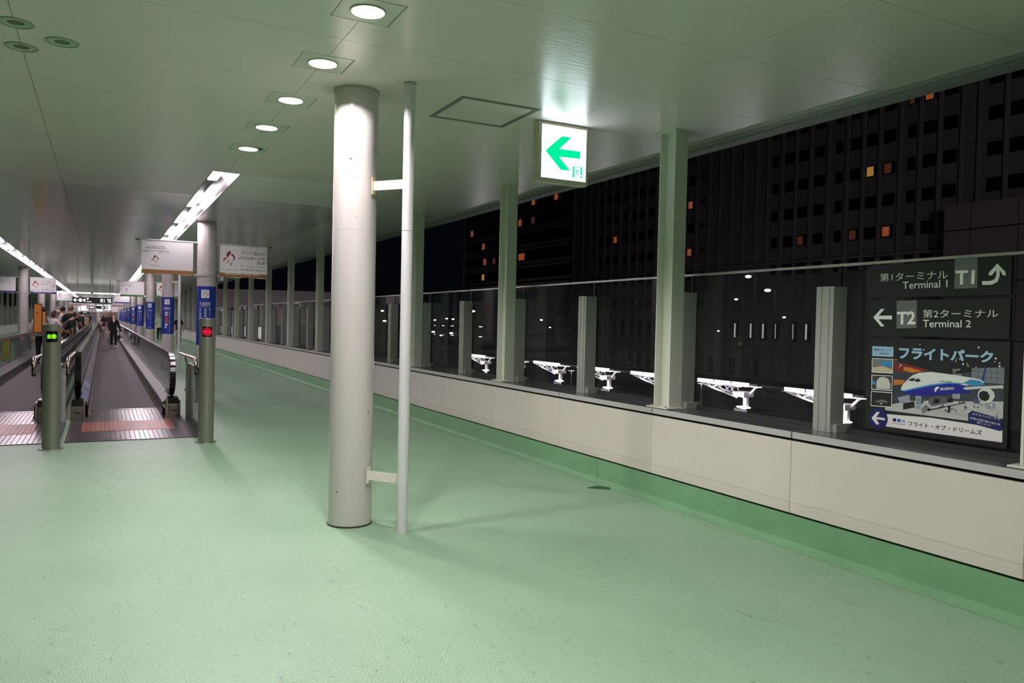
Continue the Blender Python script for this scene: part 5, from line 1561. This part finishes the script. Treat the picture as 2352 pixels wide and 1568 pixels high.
    def shell(cond, off, cuts):
        bm = bmesh.new(); bm.from_mesh(me); bm.normal_update()
        for zc_ in cuts:
            bmesh.ops.bisect_plane(bm, geom=list(bm.verts) + list(bm.edges) + list(bm.faces), plane_co=(0, 0, zc_ * H), plane_no=(0, 0, 1))
        bm.normal_update()
        kill = [f for f in bm.faces if not cond(f.calc_center_median() / H)]
        nrm = {v: v.normal.copy() for v in bm.verts}
        for v in bm.verts: v.co += nrm[v] * off * H
        bmesh.ops.delete(bm, geom=kill, context='FACES')
        m_ = bpy.data.meshes.new('shell'); bm.to_mesh(m_); bm.free()
        return MB().add_mesh(m_)
    sl = min(1.92, sleeve * 1.25 if sleeve < 1 else 1.92)
    def in_shirt(p):
        a = arm_t(p)
        if a is not None: return a < sl
        return .49 < p.z < .838
    def in_legs(p):
        return .065 < p.z < .55 and arm_t(p) is None
    shell(in_shirt, .010, (.49, .838)).build('shirt', mat('cloth_%d_%d_%d' % top, top, .8), t, True)
    if skirt:
        MB().lathe([(.075 * H, .56 * H), (.10 * H, .5 * H), (.125 * H, .36 * H), (.11 * H, .36 * H)], n=20).build('skirt', mat('cloth_%d_%d_%d' % legs, legs, .8), t, True)
    else:
        shell(in_legs, .007, (.065, .55)).build('trousers', mat('cloth_%d_%d_%d' % legs, legs, .8), t, True)
    for i in (0, 1):
        b = MB(); c = an[i]
        b.ball(S((c[0], c[1] + .03, c[2] - .022)), .026 * H, .072 * H, .024 * H, 14, 8)
        b.build('shoe', mat('shoe_%d' % shoe[0], shoe, .5), t, True)
    # hair
    if hair:
        b = MB()
        def hh(c, rx, ry, rz, z0=-1.0, n=18, m=10):
            q = rot_head @ Vector(c)
            b.ball(S((hc[0] + q.x, hc[1] + q.y, hc[2] + q.z)), rx * H, ry * H, rz * H, n, m)
        hh((0, -.013, .014), .050, .052, .060)
        if hair_len > 0: hh((0, -.03, -.02), .050, .036, .06)
        if hair_len > 1: hh((0, -.034, -.07), .046, .028, .075)
        b.build('hair', mat('hair_%d' % hair[0], hair, .6), t, True)
    b = MB()
    for s in (-1, 1):
        q = rot_head @ Vector((s * .018, .050, .006)); b.ball(S((hc[0] + q.x, hc[1] + q.y, hc[2] + q.z)), .0065 * H, .004 * H, .004 * H, 8, 5)
    b.build('eyes', P_BLACK, t)
    b = MB(); q = rot_head @ Vector((0, .048, -.034)); b.ball(S((hc[0] + q.x, hc[1] + q.y, hc[2] + q.z)), .013 * H, .006 * H, .003 * H, 8, 5)
    b.build('mouth', mat('lips', (150, 84, 78), .5), t)
    if mask:
        b = MB(); q = rot_head @ Vector((0, .036, -.030)); b.ball(S((hc[0] + q.x, hc[1] + q.y, hc[2] + q.z)), .034 * H, .026 * H, .028 * H, 14, 8)
        b.build('face_mask', P_WHITE, t, True)
    return t

BLK = (22, 22, 25)
# on the left walkway
person(-1.66, 28.0, 0, 1.76, 'person with a long orange instrument case on their back, in dark trousers', (206, 200, 200), BLK, (40, 34, 32), turn=.3)
c = thing('instrument_case', (-1.74, 27.78, 1.0), 'long narrow orange instrument case carried on a back', 'case')
bevel(MB().box(-1.86, -1.64, 27.70, 27.83, .98, 1.86).build('shell', M_ORANGE, c), .02, 3)
b = MB()
for (x0, x1, z0, z1) in ((-1.865, -1.845, .98, 1.86), (-1.655, -1.635, .98, 1.86), (-1.86, -1.64, .975, .995), (-1.86, -1.64, 1.845, 1.865)):
    b.box(x0, x1, 27.69, 27.705, z0, z1)
b.build('piping', P_BLACK, c)
bevel(MB().box(-1.645, -1.55, 27.72, 27.84, .96, 1.62).build('side_pocket', mat('orange_pale', (226, 158, 84), .65), c), .03, 3)
MB().box(-1.79, -1.74, 27.69, 27.70, 1.56, 1.60).build('badge', mat('badge', (150, 88, 36), .6), c)
b = MB(); b.tube([(-1.60, 27.80, 1.70), (-1.54, 27.95, 1.52), (-1.56, 27.84, 1.30)], .018, 6); b.tube([(-1.63, 27.75, 1.12), (-1.54, 27.86, 1.10)], .015, 6)
b.build('strap', P_BLACK, c)
person(-1.37, 28.9, -.9, 1.66, 'person in a white T-shirt with brown bobbed hair beside the orange case', (214, 206, 212), (70, 66, 74), (66, 46, 40), arms=[((-.13, .06, .64), (-.06, .16, .60)), ((.13, .06, .64), (.08, .17, .60))], hair_len=1)
person(-1.30, 30.2, -1.2, 1.62, 'person leaning forward in a black top with a bag strap', BLK, (206, 190, 186), (30, 26, 26), lean=.75, arms=[((-.11, .12, .62), (-.06, .20, .56)), ((.11, .14, .64), (.06, .22, .56))])
p = person(-1.50, 33.5, 0, 1.68, 'person in a pink cap beyond the leaning one', (190, 176, 180), (90, 84, 88), (60, 44, 40))
c = thing('pink_cap', (-1.50, 33.5, 1.62), 'pale pink cap worn by the person beyond the leaning one', 'cap')
MB().ball((-1.50, 33.49, 1.64), .088, .098, .075, 16, 8).ball((-1.50, 33.60, 1.62), .07, .07, .012, 12, 5).build('crown', mat('cap_pink', (222, 168, 180), .7), c, True)
person(-1.00, 31.6, 0, 1.88, 'tall person in a black T-shirt seen from behind, hand on the handrail', BLK, (28, 28, 32), (120, 96, 84), skin=(190, 140, 112), arms=[((-.145, .02, .64), (-.13, .09, .55)), ((.15, .03, .655), (.205, .11, .555))], step=0.0, hair_len=0)
person(-1.42, 36.0, .2, 1.86, 'person in white with dark hair raising an arm, behind the black T-shirt', (222, 216, 216), (60, 58, 62), (30, 24, 24), arms=[((-.17, .02, .80), (-.10, .04, .92)), ((.13, .0, .64), (.14, .05, .52))])
person(-1.18, 56.0, 0, 1.74, 'person in a dark grey shirt with a pale bag further along the left walkway', (52, 56, 66), (30, 30, 40), (24, 22, 22))
c = thing('shoulder_bag', (-.90, 55.85, .95), 'pale beige shoulder bag on the right of the dark grey shirt', 'bag')
bevel(MB().box(-1.02, -.76, 55.76, 55.90, .92, 1.42).build('bag_body', mat('bag_beige', (196, 170, 130), .7), c), .04, 3)
MB().tube([(-1.0, 55.85, 1.4), (-1.05, 55.95, 1.5), (-1.0, 55.95, 1.42)], .015, 6).build('strap', mat('bag_strap', (150, 112, 64), .7), c)
person(-.98, 66.0, 0, 1.76, 'small figure in navy further along the left walkway', (40, 46, 62), (70, 70, 74), (24, 22, 22))
person(-1.30, 74.0, 0, 1.70, 'tiny far figure in dark red on the left walkway', (70, 34, 40), (40, 40, 44), (24, 22, 22))
# on the right walkway
person(0.47, 42.3, PI, 1.60, 'person all in black with a white face mask walking towards the viewer', (16, 16, 18), (15, 15, 17), (22, 20, 20), shoe=(216, 210, 208), mask=True, sleeve=1.2, arms=[((-.15, .0, .63), (-.20, .03, .47)), ((.13, .02, .64), (.115, .06, .50))], step=.05)
b = thing('white_collar', (0.47, 42.2, 1.3), 'pale open collar of the person in black', 'collar')
MB().add([(0.41, 42.185, 1.345), (0.53, 42.185, 1.345), (0.47, 42.165, 1.19), (0.41, 42.25, 1.36), (0.53, 42.25, 1.36), (0.47, 42.20, 1.18)], [(0, 2, 1), (3, 4, 5), (0, 1, 4, 3), (1, 2, 5, 4), (2, 0, 3, 5)]).build('collar_cloth', mat('collar_cloth', (226, 196, 190), .6), b)
c = thing('carrier_bag', (.80, 42.25, .55), 'white carrier bag held beside the person in black', 'bag')
MB().ball((.80, 42.25, .60), .085, .06, .15, 14, 8).tube([(.80, 42.25, .72), (.79, 42.25, .80)], .015, 6).build('bag_body', mat('bag_white', (214, 212, 214), .6), c, True)
c = thing('dark_handbag', (.70, 42.2, .42), 'dark handbag hanging in front of the white carrier bag', 'bag')
MB().ball((.705, 42.18, .52), .07, .05, .12, 12, 7).tube([(.705, 42.18, .62), (.74, 42.22, .78)], .012, 6).build('bag_body', mat('bag_dark', (40, 26, 30), .5), c, True)
person(0.40, 47.5, PI, 1.76, 'person with a flushed face and dark red top behind the one in black', (58, 30, 36), (176, 166, 168), (30, 22, 22), skin=(176, 104, 90))
person(0.13, 56.0, PI, 1.70, 'person in black top and pale trousers behind, left of the one in black', (28, 26, 30), (200, 186, 186), (26, 22, 22), hair_len=1)
person(-0.10, 65.0, PI, 1.62, 'person in a pale top and short black skirt walking towards the viewer', (210, 204, 190), (20, 20, 24), (120, 96, 70), skirt=True, shoe=(190, 180, 176), hair_len=1)
c = thing('suitcase', (0.12, 62.0, 0.01), 'pale suitcase rolling between the pale top and the pale trousers', 'suitcase')
bevel(MB().box(-.02, .28, 61.9, 62.15, .09, .62).build('shell', mat('case_silver', (206, 196, 200), .4), c), .04, 3)
MB().box(.05, .07, 62.0, 62.02, .62, .95).box(.19, .21, 62.0, 62.02, .62, .95).box(.05, .21, 62.0, 62.02, .93, .96).build('handle', M_ALU, c)
b = MB()
for xx in (.02, .24):
    for yy in (61.93, 62.12): b.ball((xx, yy, .05), .02, .04, .04, 10, 6)
b.build('wheels', M_BLACK, c)
person(-0.02, 80.0, PI, 1.80, 'tall dark figure at the far end of the right walkway', (60, 58, 50), (36, 36, 38), (26, 26, 24))
# on the walking floor at the right
person(3.20, 54.0, PI, 1.72, 'person in a pale green T-shirt standing between the blue wrap signs', (176, 206, 180), (24, 26, 30), (28, 24, 24), z=0.001)
person(3.84, 48.4, PI, 1.66, 'person in dark top with a bag, almost hidden behind the distant grey pipe', (30, 28, 32), (170, 160, 158), (28, 24, 24), z=0.001)
# small torn patch on the floor near the wall
tag(MB().add([(4.12, 6.22, .001), (4.29, 6.08, .001), (4.33, 6.14, .001), (4.26, 6.26, .001), (4.12, 6.22, .006), (4.29, 6.08, .006), (4.33, 6.14, .006), (4.26, 6.26, .006)], [(0, 3, 2, 1), (4, 5, 6, 7), (0, 1, 5, 4), (1, 2, 6, 5), (2, 3, 7, 6), (3, 0, 4, 7)]).build('floor_patch', mat('dark_green_patch', (44, 84, 50), .6), None),
    'small torn dark green patch on the floor by the foot of the right wall', 'patch')
bpy.data.scenes.remove(TMP)
for o in list(COL.objects):
    if o.type == 'EMPTY' and not o.get('label'):
        o['label'] = o.name
